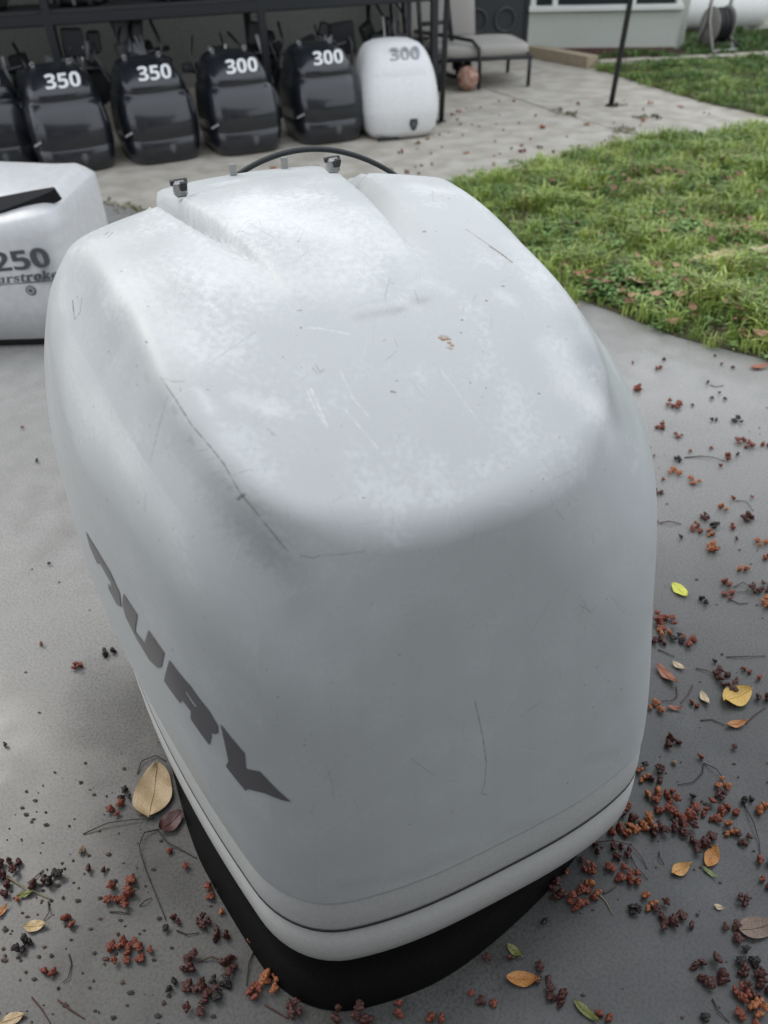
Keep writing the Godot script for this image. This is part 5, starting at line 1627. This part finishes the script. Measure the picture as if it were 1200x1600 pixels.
const LEAVES := [
	[-0.464, -0.807, -0.471, -0.919, 0.68, "tan", "large tan spotted leaf lying flat beside the black cowling base"],
	[-0.437, -0.780, -0.403, -0.815, 0.8, "plum", "plum brown curled leaf tucked against the black cowling base"],
	[-0.635, -0.614, -0.598, -0.616, 0.55, "straw", "small straw coloured leaf with pale midrib, lying left among twigs"],
	[-0.665, -0.668, -0.639, -0.674, 0.5, "olive", "small olive leaf crossed by the pale straw stalk at far left"],
	[-0.688, -0.632, -0.677, -0.653, 0.5, "orange", "orange leaf cut by the left frame edge below the berry heap"],
	[-0.623, -0.470, -0.588, -0.481, 0.55, "tan", "crumpled tan leaf in the bottom left corner"],
	[0.713, -1.394, 0.730, -1.345, 0.62, "lime", "bright lime yellow leaf alone right of the white cowling"],
	[0.594, -1.135, 0.620, -1.077, 0.38, "rust", "long rust pink curled leaf touching the right edge of the cowling"],
	[0.631, -1.142, 0.653, -1.119, 0.5, "cream", "cream leaf scrap above the long rust pink leaf"],
	[0.703, -1.028, 0.768, -1.050, 0.72, "yellow", "crumpled golden yellow leaf right of the cowling"],
	[0.666, -1.057, 0.670, -1.022, 0.5, "cream", "cream curled leaf scrap beside a red seed pod"],
	[0.582, -1.020, 0.613, -1.015, 0.35, "rust", "thin pinkish leaf close to the right edge of the cowling"],
	[0.688, -0.969, 0.732, -0.975, 0.4, "orange", "narrow orange leaf on a dark bent stem"],
	[0.480, -0.666, 0.517, -0.681, 0.55, "gold", "half round gold leaf on wet concrete, left one of a close pair"],
	[0.545, -0.675, 0.574, -0.710, 0.55, "amber", "amber leaf on wet concrete, upright one of a close pair"],
	[0.539, -0.677, 0.557, -0.655, 0.28, "green", "thin pale green leaf below the amber leaf"],
	[0.268, -0.474, 0.299, -0.443, 0.32, "olive", "narrow olive green leaf at the bottom edge under the cowling"],
	[0.168, -0.509, 0.216, -0.504, 0.5, "amber", "folded amber leaf in the dark shade before the cowling base"],
	[0.177, -0.559, 0.198, -0.539, 0.5, "olive", "dull olive leaf half lost in the shade of the cowling base"],
	[0.559, -0.567, 0.622, -0.575, 0.6, "brown", "big grey brown leaf at the right frame edge"],
	[0.535, -0.611, 0.549, -0.604, 0.6, "cream", "tiny cream leaf chip right of the dark pod pair"],
	[1.336, -2.485, 1.402, -2.502, 0.5, "rust", "orange brown leaf at the border of lawn and wet concrete"],
	[1.046, -3.141, 1.219, -3.195, 0.4, "cream", "pale dry leaf at the near lawn border by the concrete"],
	[1.378, -3.325, 1.607, -3.415, 0.45, "tan", "large pale brown leaf lying on the near lawn"],
	[1.667, -3.450, 1.852, -3.475, 0.4, "cream", "pale leaf at the right frame edge on the near lawn"],
	[0.849, -3.264, 0.932, -3.257, 0.5, "rust", "rust leaf beside the cowling at the lawn corner"],
]
const TWIGS := [
	["d", "dark curved stalk lower left of the plum brown leaf, nearest of 2", [Vector2(-0.442, -0.785), Vector2(-0.467, -0.776), Vector2(-0.470, -0.748), Vector2(-0.447, -0.703), Vector2(-0.420, -0.659), Vector2(-0.395, -0.618)]],
	["d", "dark curved stalk lower left of the plum brown leaf, second of 2", [Vector2(-0.478, -0.672), Vector2(-0.466, -0.676), Vector2(-0.454, -0.677)]],
	["d", "dark curved stalk lower left of the large tan leaf", [Vector2(-0.583, -0.781), Vector2(-0.540, -0.798), Vector2(-0.492, -0.804), Vector2(-0.456, -0.807)]],
	["d", "dark curved stalk below the plum brown leaf, nearest of 3", [Vector2(-0.441, -0.780), Vector2(-0.419, -0.756), Vector2(-0.389, -0.741), Vector2(-0.361, -0.726)]],
	["d", "dark curved stalk below the plum brown leaf, second of 3", [Vector2(-0.446, -0.644), Vector2(-0.437, -0.650), Vector2(-0.428, -0.657)]],
	["d", "dark curved stalk below the plum brown leaf, third of 3", [Vector2(-0.374, -0.601), Vector2(-0.354, -0.593), Vector2(-0.335, -0.596)]],
	["g", "grey brown stalk below the plum brown leaf", [Vector2(-0.329, -0.551), Vector2(-0.308, -0.555), Vector2(-0.288, -0.550)]],
	["g", "grey brown stalk lower right of the plum brown leaf", [Vector2(-0.239, -0.567), Vector2(-0.246, -0.545), Vector2(-0.246, -0.513)]],
	["d", "dark curved stalk lower right of the straw leaf", [Vector2(-0.546, -0.569), Vector2(-0.537, -0.554), Vector2(-0.535, -0.532), Vector2(-0.543, -0.526)]],
	["d", "dark curved stalk above the large tan leaf", [Vector2(-0.510, -0.905), Vector2(-0.507, -0.932), Vector2(-0.481, -0.945), Vector2(-0.459, -0.933)]],
	["s", "pale straw stalk upper left of the small olive leaf", [Vector2(-0.711, -0.710), Vector2(-0.663, -0.685), Vector2(-0.605, -0.661)]],
	["r", "reddish bent stalk right of the tan corner leaf, nearest of 2", [Vector2(-0.586, -0.506), Vector2(-0.565, -0.489), Vector2(-0.544, -0.468)]],
	["r", "reddish bent stalk right of the tan corner leaf, second of 2", [Vector2(-0.543, -0.501), Vector2(-0.520, -0.487), Vector2(-0.493, -0.473)]],
	["d", "dark curved stalk right of the straw leaf", [Vector2(-0.496, -0.636), Vector2(-0.477, -0.634), Vector2(-0.460, -0.631)]],
	["d", "dark curved stalk upper right of the small olive leaf", [Vector2(-0.635, -0.714), Vector2(-0.644, -0.701), Vector2(-0.657, -0.691)]],
	["d", "dark curved stalk upper right of the straw leaf", [Vector2(-0.608, -0.657), Vector2(-0.599, -0.637), Vector2(-0.606, -0.625)]],
	["r", "reddish bent stalk lower right of the plum brown leaf", [Vector2(-0.214, -0.484), Vector2(-0.195, -0.474), Vector2(-0.175, -0.463)]],
	["g", "grey brown stalk lower left of the lawn edge rust leaf", [Vector2(0.923, -1.944), Vector2(0.972, -1.945), Vector2(1.006, -1.930), Vector2(1.035, -1.916)]],
	["d", "dark curved stalk upper right of the lime yellow leaf", [Vector2(0.995, -1.721), Vector2(1.017, -1.709), Vector2(1.025, -1.672)]],
	["g", "grey brown stalk above the lime yellow leaf", [Vector2(0.753, -1.634), Vector2(0.777, -1.633), Vector2(0.810, -1.627)]],
	["d", "dark curved stalk right of the lime yellow leaf, nearest of 2", [Vector2(0.832, -1.334), Vector2(0.849, -1.317), Vector2(0.872, -1.319)]],
	["d", "dark curved stalk right of the lime yellow leaf, second of 2", [Vector2(0.859, -1.375), Vector2(0.883, -1.386), Vector2(0.895, -1.371), Vector2(0.879, -1.354), Vector2(0.857, -1.358)]],
	["d", "dark curved stalk lower left of the lawn edge rust leaf", [Vector2(1.155, -2.380), Vector2(1.173, -2.367), Vector2(1.202, -2.376)]],
	["d", "dark curved stalk above the rust pink leaf", [Vector2(0.612, -1.182), Vector2(0.626, -1.173), Vector2(0.643, -1.159)]],
	["r", "reddish bent stalk upper left of the golden leaf", [Vector2(0.679, -1.124), Vector2(0.702, -1.113), Vector2(0.719, -1.101)]],
	["r", "reddish bent stalk lower right of the rust pink leaf", [Vector2(0.657, -1.078), Vector2(0.636, -1.049), Vector2(0.614, -1.030)]],
	["r", "reddish bent stalk below the rust pink leaf", [Vector2(0.620, -1.075), Vector2(0.614, -1.050), Vector2(0.596, -1.036), Vector2(0.577, -1.039)]],
	["d", "dark curved stalk left of the orange leaf", [Vector2(0.642, -0.986), Vector2(0.666, -0.987), Vector2(0.687, -0.972)]],
	["r", "reddish bent stalk upper right of the orange leaf", [Vector2(0.730, -0.973), Vector2(0.758, -0.995), Vector2(0.789, -1.013)]],
	["d", "dark curved stalk above the golden leaf", [Vector2(0.758, -1.153), Vector2(0.799, -1.151), Vector2(0.846, -1.152)]],
	["d", "dark curved stalk lower left of the orange leaf, nearest of 2", [Vector2(0.614, -0.885), Vector2(0.630, -0.867), Vector2(0.639, -0.850)]],
	["d", "dark curved stalk lower left of the orange leaf, second of 2", [Vector2(0.613, -0.885), Vector2(0.604, -0.864), Vector2(0.578, -0.843), Vector2(0.548, -0.840)]],
	["r", "reddish bent stalk upper left of the gold leaf", [Vector2(0.366, -0.730), Vector2(0.393, -0.729), Vector2(0.425, -0.718), Vector2(0.438, -0.697), Vector2(0.442, -0.678)]],
	["d", "dark curved stalk left of the gold leaf", [Vector2(0.419, -0.706), Vector2(0.421, -0.679), Vector2(0.438, -0.659)]],
	["d", "dark curved stalk upper left of the gold leaf", [Vector2(0.472, -0.708), Vector2(0.468, -0.696), Vector2(0.474, -0.684)]],
	["d", "dark curved stalk right of the amber leaf", [Vector2(0.658, -0.793), Vector2(0.658, -0.754), Vector2(0.655, -0.717), Vector2(0.649, -0.698), Vector2(0.640, -0.688)]],
	["d", "dark curved stalk lower left of the grey brown leaf", [Vector2(0.483, -0.470), Vector2(0.486, -0.452), Vector2(0.497, -0.438)]],
	["g", "grey brown stalk left of the gold leaf", [Vector2(0.355, -0.638), Vector2(0.367, -0.643), Vector2(0.380, -0.650)]],
	["s", "pale straw stalk lower left of the gold leaf", [Vector2(0.344, -0.640), Vector2(0.355, -0.625), Vector2(0.362, -0.602)]],
]
const STROKES := [
	["T", 0.0013, "dark", 0.85, "line", [Vector2(0.1156, 0.4087), Vector2(0.1155, 0.3868), Vector2(0.1163, 0.3611), Vector2(0.1154, 0.3107), Vector2(0.1218, 0.2638), Vector2(0.1249, 0.2319), Vector2(0.1199, 0.1821), Vector2(0.1239, 0.1458), Vector2(0.1271, 0.1003), Vector2(0.1301, 0.0700)]],
	["T", 0.0011, "dark", 0.50, "line", [Vector2(0.1200, 0.4025), Vector2(0.1297, 0.3894), Vector2(0.1444, 0.3837)]],
	["T", 0.0008, "dark", 0.40, "line", [Vector2(0.1916, 0.3995), Vector2(0.2370, 0.4158), Vector2(0.2890, 0.4339)]],
	["N", 0.0007, "dark", 0.75, "line", [Vector2(0.4455, 0.4699), Vector2(0.4544, 0.3964), Vector2(0.4606, 0.3239), Vector2(0.4648, 0.2719), Vector2(0.4590, 0.2066), Vector2(0.4515, 0.1819), Vector2(0.4622, 0.1706)]],
	["N", 0.0006, "dark", 0.50, "line", [Vector2(0.4452, 0.4604), Vector2(0.4601, 0.3537), Vector2(0.4634, 0.2728)]],
	["T", 0.0013, "dark", 0.85, "line", [Vector2(0.0388, 0.7343), Vector2(0.0211, 0.6979), Vector2(0.0409, 0.6901), Vector2(0.0603, 0.7040)]],
	["T", 0.0013, "dark", 0.70, "line", [Vector2(0.0374, 0.7370), Vector2(0.0219, 0.7032)]],
	["T", 0.0020, "dark", 0.80, "line", [Vector2(0.1612, 0.8032), Vector2(0.1715, 0.8122)]],
	["T", 0.0014, "dark", 0.70, "line", [Vector2(0.1638, 0.7872), Vector2(0.1770, 0.8040)]],
	["T", 0.0032, "dark", 1.00, "line", [Vector2(0.1137, 0.1766), Vector2(0.1185, 0.1772), Vector2(0.1236, 0.1765)]],
	["T", 0.0016, "dark", 1.00, "line", [Vector2(0.1098, 0.1756), Vector2(0.1137, 0.1766)]],
	["T", 0.0013, "brown", 0.75, "line", [Vector2(0.7529, 0.5714), Vector2(0.7602, 0.5458), Vector2(0.7731, 0.5114), Vector2(0.7879, 0.4684)]],
	["T", 0.0028, "brown", 0.60, "line", [Vector2(0.7688, 0.5157), Vector2(0.7807, 0.4903), Vector2(0.7879, 0.4684)]],
	["T", 0.0100, "grime", 0.50, "soft", [Vector2(0.5015, 0.4072), Vector2(0.5111, 0.4075)]],
	["T", 0.0070, "grime", 0.50, "soft", [Vector2(0.5148, 0.4079), Vector2(0.5244, 0.4082)]],
	["T", 0.0090, "grime", 0.50, "soft", [Vector2(0.5639, 0.4169), Vector2(0.5739, 0.4174)]],
	["T", 0.0060, "grime", 0.50, "soft", [Vector2(0.5760, 0.4169), Vector2(0.5861, 0.4174)]],
	["T", 0.0100, "grime", 0.50, "soft", [Vector2(0.4667, 0.4113), Vector2(0.4760, 0.4115)]],
	["T", 0.0060, "grime", 0.50, "soft", [Vector2(0.4837, 0.4108), Vector2(0.4931, 0.4110)]],
	["T", 0.0080, "grime", 0.50, "soft", [Vector2(0.4492, 0.4108), Vector2(0.4584, 0.4109)]],
	["T", 0.0050, "grime", 0.50, "soft", [Vector2(0.5265, 0.4077), Vector2(0.5362, 0.4080)]],
	["T", 0.0028, "rust", 0.95, "line", [Vector2(0.5672, 0.3403), Vector2(0.5705, 0.3395)]],
	["T", 0.0028, "rust", 0.95, "line", [Vector2(0.5705, 0.3327), Vector2(0.5737, 0.3319)]],
	["T", 0.0028, "rust", 0.95, "line", [Vector2(0.5731, 0.3240), Vector2(0.5763, 0.3232)]],
	["T", 0.0028, "rust", 0.95, "line", [Vector2(0.5664, 0.3163), Vector2(0.5696, 0.3155)]],
	["T", 0.0028, "rust", 0.95, "line", [Vector2(0.5655, 0.3326), Vector2(0.5687, 0.3318)]],
	["T", 0.0028, "rust", 0.95, "line", [Vector2(0.5748, 0.3182), Vector2(0.5781, 0.3174)]],
	["T", 0.0028, "rust", 0.95, "line", [Vector2(0.5742, 0.3372), Vector2(0.5774, 0.3364)]],
	["T", 0.0028, "rust", 0.95, "line", [Vector2(0.5695, 0.3128), Vector2(0.5727, 0.3120)]],
	["T", 0.0028, "rust", 0.95, "line", [Vector2(0.5631, 0.3373), Vector2(0.5664, 0.3365)]],
	["T", 0.0028, "rust", 0.95, "line", [Vector2(0.5759, 0.3314), Vector2(0.5792, 0.3306)]],
	["T", 0.0022, "white", 0.40, "line", [Vector2(0.3666, 0.4155), Vector2(0.3849, 0.4082), Vector2(0.4016, 0.3974), Vector2(0.4226, 0.3842)]],
	["T", 0.0020, "white", 0.35, "line", [Vector2(0.3085, 0.3058), Vector2(0.3034, 0.2761), Vector2(0.3030, 0.2450)]],
	["T", 0.0020, "white", 0.30, "line", [Vector2(0.3476, 0.2551), Vector2(0.3525, 0.2223), Vector2(0.3617, 0.1755)]],
	["T", 0.0020, "white", 0.50, "line", [Vector2(0.3152, 0.3061), Vector2(0.3098, 0.2677), Vector2(0.3050, 0.2344)]],
	["T", 0.0020, "white", 0.30, "line", [Vector2(0.3750, 0.3224), Vector2(0.3688, 0.2734), Vector2(0.3757, 0.2336)]],
	["T", 0.0020, "white", 0.28, "line", [Vector2(0.5341, 0.2760), Vector2(0.5424, 0.2220), Vector2(0.5493, 0.1750)]],
	["T", 0.0120, "white", 0.30, "soft", [Vector2(0.5675, 0.4474), Vector2(0.6076, 0.4534), Vector2(0.6292, 0.4255)]],
	["T", 0.0012, "dark", 0.60, "line", [Vector2(0.3439, 0.3453), Vector2(0.3434, 0.3299), Vector2(0.3520, 0.3336)]],
	["T", 0.0010, "dark", 0.50, "line", [Vector2(0.3363, 0.3413), Vector2(0.3389, 0.3276)]],
	["T", 0.0022, "grime", 0.50, "line", [Vector2(0.1072, 0.3745), Vector2(0.0506, 0.3460), Vector2(0.0099, 0.3254)]],
	["L", 0.0022, "grime", 0.50, "line", [Vector2(0.3073, 0.9293), Vector2(0.2992, 0.8799)]],
	["T", 0.0022, "dark", 0.90, "line", [Vector2(0.3734, 0.4525), Vector2(0.3753, 0.4519)]],
	["T", 0.0014, "dark", 0.90, "line", [Vector2(0.3697, 0.4537), Vector2(0.3716, 0.4531)]],
	["T", 0.0030, "dark", 0.90, "line", [Vector2(0.6714, 0.5816), Vector2(0.6730, 0.5801)]],
	["T", 0.0022, "dark", 0.90, "line", [Vector2(0.4343, 0.2633), Vector2(0.4363, 0.2627)]],
	["T", 0.0016, "dark", 0.90, "line", [Vector2(0.4378, 0.2610), Vector2(0.4398, 0.2604)]],
	["T", 0.0016, "dark", 0.90, "line", [Vector2(0.6199, 0.3622), Vector2(0.6221, 0.3617)]],
	["T", 0.0016, "dark", 0.90, "line", [Vector2(0.6856, 0.1915), Vector2(0.6881, 0.1909)]],
	["T", 0.0020, "dark", 0.90, "line", [Vector2(0.4466, 0.6104), Vector2(0.4486, 0.6097)]],
	["T", 0.0014, "dark", 0.90, "line", [Vector2(0.2945, 0.1007), Vector2(0.2965, 0.1000)]],
	["T", 0.0012, "dark", 0.90, "line", [Vector2(0.5710, 0.2428), Vector2(0.5732, 0.2422)]],
	["T", 0.0012, "dark", 0.90, "line", [Vector2(0.4514, 0.2799), Vector2(0.4534, 0.2793)]],
	["T", 0.0010, "dark", 0.90, "line", [Vector2(0.4453, 0.2245), Vector2(0.4473, 0.2239)]],
	["T", 0.0020, "dark", 0.90, "line", [Vector2(0.1528, 0.6516), Vector2(0.1547, 0.6505)]],
	["T", 0.0014, "dark", 0.90, "line", [Vector2(0.6040, 0.3382), Vector2(0.6062, 0.3377)]],
	["T", 0.0025, "dark", 0.90, "line", [Vector2(0.7353, 0.4167), Vector2(0.7377, 0.4163)]],
	["T", 0.0016, "dark", 0.90, "line", [Vector2(0.6854, 0.3913), Vector2(0.6878, 0.3908)]],
	["T", 0.0022, "brown", 0.30, "soft", [Vector2(0.4506, 0.6240), Vector2(0.4692, 0.6515), Vector2(0.4911, 0.6681), Vector2(0.5264, 0.6788)]],
	["T", 0.0012, "brown", 0.50, "line", [Vector2(0.4467, 0.6083), Vector2(0.4715, 0.6387)]],
	["T", 0.0012, "dark", 0.50, "line", [Vector2(0.2174, 0.2626), Vector2(0.2210, 0.2514), Vector2(0.2235, 0.2480)]],
	["T", 0.0009, "dark", 0.35, "line", [Vector2(0.2452, 0.1098), Vector2(0.2653, 0.1148)]],
	["T", 0.0050, "grime", 0.75, "soft", [Vector2(0.0942, 0.4389), Vector2(0.0921, 0.4258)]],
	["T", 0.0050, "grime", 0.75, "soft", [Vector2(0.1035, 0.3550), Vector2(0.1012, 0.3439)]],
	["T", 0.0030, "grime", 0.75, "soft", [Vector2(0.1016, 0.2979), Vector2(0.0991, 0.2874)]],
	["T", 0.0060, "rustpale", 0.45, "soft", [Vector2(0.1326, 0.1693), Vector2(0.1286, 0.1544)]],
	["N", 0.0009, "dark", 0.60, "line", [Vector2(0.6402, 0.9523), Vector2(0.6571, 0.9148)]],
	["N", 0.0007, "dark", 0.40, "line", [Vector2(0.6834, 0.6604), Vector2(0.7095, 0.5899)]],
	["N", 0.0007, "dark", 0.50, "line", [Vector2(0.6829, 0.6304), Vector2(0.7144, 0.5894), Vector2(0.7212, 0.6042)]],
	["N", 0.0007, "dark", 0.50, "line", [Vector2(0.7683, 0.6178), Vector2(0.8064, 0.5416)]],
	["N", 0.0010, "grime", 0.50, "line", [Vector2(0.7339, 0.8443), Vector2(0.7336, 0.8017)]],
	["N", 0.0010, "grime", 0.50, "line", [Vector2(0.1463, 0.4425), Vector2(0.1550, 0.3937), Vector2(0.1582, 0.3392)]],
	["N", 0.0010, "grime", 0.40, "line", [Vector2(0.2435, 0.0020), Vector2(0.2524, 0.0386)]],
	["L", 0.0012, "grime", 0.40, "line", [Vector2(0.1703, 0.7170), Vector2(0.1242, 0.7101), Vector2(0.1022, 0.6892)]],
	["L", 0.0010, "grime", 0.40, "line", [Vector2(0.2250, 0.9517), Vector2(0.2063, 0.9493), Vector2(0.1799, 0.9487)]],
	["L", 0.0014, "grime", 0.50, "line", [Vector2(0.6432, 0.7558), Vector2(0.5740, 0.7686), Vector2(0.5502, 0.7764)]],
	["L", 0.0016, "grime", 0.50, "line", [Vector2(0.6272, 0.6797), Vector2(0.5182, 0.6361), Vector2(0.4802, 0.6208)]],
	["N", 0.0008, "grime", 0.50, "line", [Vector2(0.4301, 0.9885), Vector2(0.4341, 0.9756)]],
	["N", 0.0008, "grime", 0.50, "line", [Vector2(0.3460, 0.9758), Vector2(0.3503, 0.9631)]],
	["N", 0.0008, "grime", 0.50, "line", [Vector2(0.5303, 0.8022), Vector2(0.5356, 0.7899)]],
	["N", 0.0008, "grime", 0.50, "line", [Vector2(0.2760, 0.5841), Vector2(0.2806, 0.5720)]],
	["N", 0.0008, "grime", 0.50, "line", [Vector2(0.6186, 0.2355), Vector2(0.6244, 0.2214)]],
	["N", 0.0008, "grime", 0.50, "line", [Vector2(0.4728, 0.6890), Vector2(0.4779, 0.6766)]],
	["N", 0.0008, "grime", 0.50, "line", [Vector2(0.2250, 0.9634), Vector2(0.2299, 0.9504)]],
	["N", 0.0008, "grime", 0.50, "line", [Vector2(0.7157, 0.2538), Vector2(0.7225, 0.2385)]],
	["N", 0.0008, "grime", 0.50, "line", [Vector2(0.5954, 0.5522), Vector2(0.6010, 0.5391)]],
	["N", 0.0008, "grime", 0.50, "line", [Vector2(0.1840, 0.4637), Vector2(0.1887, 0.4518)]],
	["N", 0.0008, "grime", 0.50, "line", [Vector2(0.0924, 0.8548), Vector2(0.0982, 0.8416)]],
	["T", 0.0008, "grime", 0.50, "line", [Vector2(0.0218, 0.0014)]],
	["N", 0.0008, "grime", 0.50, "line", [Vector2(0.0275, 0.9873)]],
	["T", 0.0007, "dark", 0.50, "line", [Vector2(0.0953, 0.2305), Vector2(0.1114, 0.2263)]],
	["T", 0.0007, "dark", 0.50, "line", [Vector2(0.1020, 0.2523), Vector2(0.1167, 0.2475)]],
	["T", 0.0007, "dark", 0.50, "line", [Vector2(0.1032, 0.2132), Vector2(0.1186, 0.2093)]],
	["T", 0.0007, "dark", 0.50, "line", [Vector2(0.1012, 0.1993), Vector2(0.1174, 0.1958)]],
	["T", 0.0007, "dark", 0.50, "line", [Vector2(0.1056, 0.1792), Vector2(0.1213, 0.1754)]],
	["T", 0.0007, "dark", 0.50, "line", [Vector2(0.0904, 0.2981), Vector2(0.1052, 0.2911)]],
	["T", 0.0007, "dark", 0.50, "line", [Vector2(0.1020, 0.2706), Vector2(0.1161, 0.2650)]],
	["T", 0.0008, "dark", 0.45, "line", [Vector2(0.1246, 0.2084), Vector2(0.1406, 0.2084), Vector2(0.1606, 0.2057)]],
	["T", 0.0009, "dark", 0.50, "line", [Vector2(0.1816, 0.0390), Vector2(0.2183, 0.0256), Vector2(0.2514, 0.0169)]],
	["T", 0.0012, "dark", 0.60, "line", [Vector2(0.1461, 0.0551), Vector2(0.1637, 0.0422), Vector2(0.1765, 0.0413)]],
	["T", 0.0300, "wear", 0.62, "soft", [Vector2(0.0816, 0.7703), Vector2(0.0976, 0.6709), Vector2(0.1002, 0.5650), Vector2(0.1004, 0.4795), Vector2(0.0957, 0.3852), Vector2(0.0904, 0.2981), Vector2(0.0899, 0.2246), Vector2(0.0924, 0.1518), Vector2(0.1010, 0.0867), Vector2(0.1065, 0.0323)]],
	["T", 0.0450, "wear", 0.60, "soft", [Vector2(0.0818, 0.1819), Vector2(0.0956, 0.1141), Vector2(0.1168, 0.0538)]],
	["N", 0.0450, "wear", 0.60, "soft", [Vector2(0.1029, 0.9671)]],
	["T", 0.0500, "wear", 0.35, "soft", [Vector2(0.0601, 0.6957), Vector2(0.0553, 0.5860), Vector2(0.0429, 0.4789), Vector2(0.0223, 0.3724)]],
	["T", 0.0300, "wear", 0.75, "soft", [Vector2(0.8410, 0.3048), Vector2(0.8423, 0.2401), Vector2(0.8415, 0.1783), Vector2(0.8687, 0.1316)]],
	["T", 0.0220, "wear", 0.60, "soft", [Vector2(0.8387, 0.2337), Vector2(0.8415, 0.1783)]],
	["T", 0.0300, "white", 0.25, "soft", [Vector2(0.1373, 0.7636), Vector2(0.1445, 0.6250), Vector2(0.1459, 0.5041)]],
	["T", 0.0300, "white", 0.60, "soft", [Vector2(0.7444, 0.1980), Vector2(0.7862, 0.1338), Vector2(0.8288, 0.0830)]],
	["T", 0.0220, "white", 0.45, "soft", [Vector2(0.7458, 0.2797), Vector2(0.7573, 0.2223)]],
	["T", 0.0220, "white", 0.80, "soft", [Vector2(0.8548, 0.7338), Vector2(0.8517, 0.6520)]],
	["T", 0.0200, "white", 0.60, "soft", [Vector2(0.7651, 0.7673), Vector2(0.8079, 0.7196)]],
	["T", 0.0700, "white", 0.75, "soft", [Vector2(0.3579, 0.7873), Vector2(0.4269, 0.7428), Vector2(0.4862, 0.6835), Vector2(0.5193, 0.5799)]],
	["T", 0.0600, "white", 0.55, "soft", [Vector2(0.2858, 0.6768), Vector2(0.3140, 0.5789), Vector2(0.3583, 0.5342), Vector2(0.4523, 0.4947)]],
	["T", 0.0300, "white", 0.45, "soft", [Vector2(0.5918, 0.6732), Vector2(0.5947, 0.5403), Vector2(0.5907, 0.4892)]],
	["T", 0.0500, "white", 0.45, "soft", [Vector2(0.1603, 0.7601), Vector2(0.1631, 0.6133), Vector2(0.1625, 0.4809), Vector2(0.1576, 0.4264)]],
	["T", 0.0140, "white", 0.55, "soft", [Vector2(0.2030, 0.3304), Vector2(0.2364, 0.2931), Vector2(0.2545, 0.2867)]],
	["T", 0.0080, "white", 0.60, "soft", [Vector2(0.1558, 0.3611), Vector2(0.1563, 0.3227)]],
	["T", 0.0180, "white", 0.40, "soft", [Vector2(0.8201, 0.5182), Vector2(0.8118, 0.4154), Vector2(0.8121, 0.3688)]],
	["T", 0.0120, "white", 0.60, "soft", [Vector2(0.7184, 0.3998), Vector2(0.7350, 0.3818)]],
	["L", 0.0500, "white", 0.30, "soft", [Vector2(0.6531, 0.9301), Vector2(0.4918, 0.9510), Vector2(0.3733, 0.9358), Vector2(0.2531, 0.9502)]],
	["N", 0.0100, "grime", 0.07, "soft", [Vector2(0.2278, 0.9676), Vector2(0.2230, 0.5633), Vector2(0.2085, 0.1514)]],
	["N", 0.0100, "grime", 0.07, "soft", [Vector2(0.3290, 0.9622), Vector2(0.3233, 0.4864), Vector2(0.3116, -0.0039)]],
	["N", 0.0100, "grime", 0.07, "soft", [Vector2(0.3983, 0.7731), Vector2(0.3962, 0.4421), Vector2(0.3863, 0.1072)]],
	["N", 0.0100, "grime", 0.07, "soft", [Vector2(0.5641, 0.9352), Vector2(0.5644, 0.5166), Vector2(0.5561, 0.0900)]],
	["N", 0.0100, "grime", 0.07, "soft", [Vector2(0.6892, 0.9240), Vector2(0.6819, 0.5194), Vector2(0.6748, 0.1091)]],
	["N", 0.0100, "grime", 0.07, "soft", [Vector2(0.8031, 0.8438), Vector2(0.7854, 0.4929), Vector2(0.7859, 0.1339)]],
	["N", 0.0100, "grime", 0.07, "soft", [Vector2(0.4876, 0.6289), Vector2(0.4838, 0.2595), Vector2(0.4716, -0.1138)]],
	["N", 0.0100, "grime", 0.07, "soft", [Vector2(0.1727, 0.8834), Vector2(0.1695, 0.5242), Vector2(0.1533, 0.1533)]],
	["N", 0.0120, "grime", 0.30, "soft", [Vector2(0.1641, 0.0551), Vector2(0.2296, 0.0516)]],
	["N", 0.0120, "grime", 0.30, "soft", [Vector2(0.3453, 0.0451), Vector2(0.4107, 0.0230)]],
	["N", 0.0120, "grime", 0.30, "soft", [Vector2(0.5076, 0.0326), Vector2(0.5792, 0.0038)]],
	["N", 0.0120, "grime", 0.30, "soft", [Vector2(0.6919, 0.1284), Vector2(0.7865, 0.0796)]],
	["N", 0.0120, "grime", 0.30, "soft", [Vector2(0.2679, 0.0407), Vector2(0.3318, 0.0258)]],
]
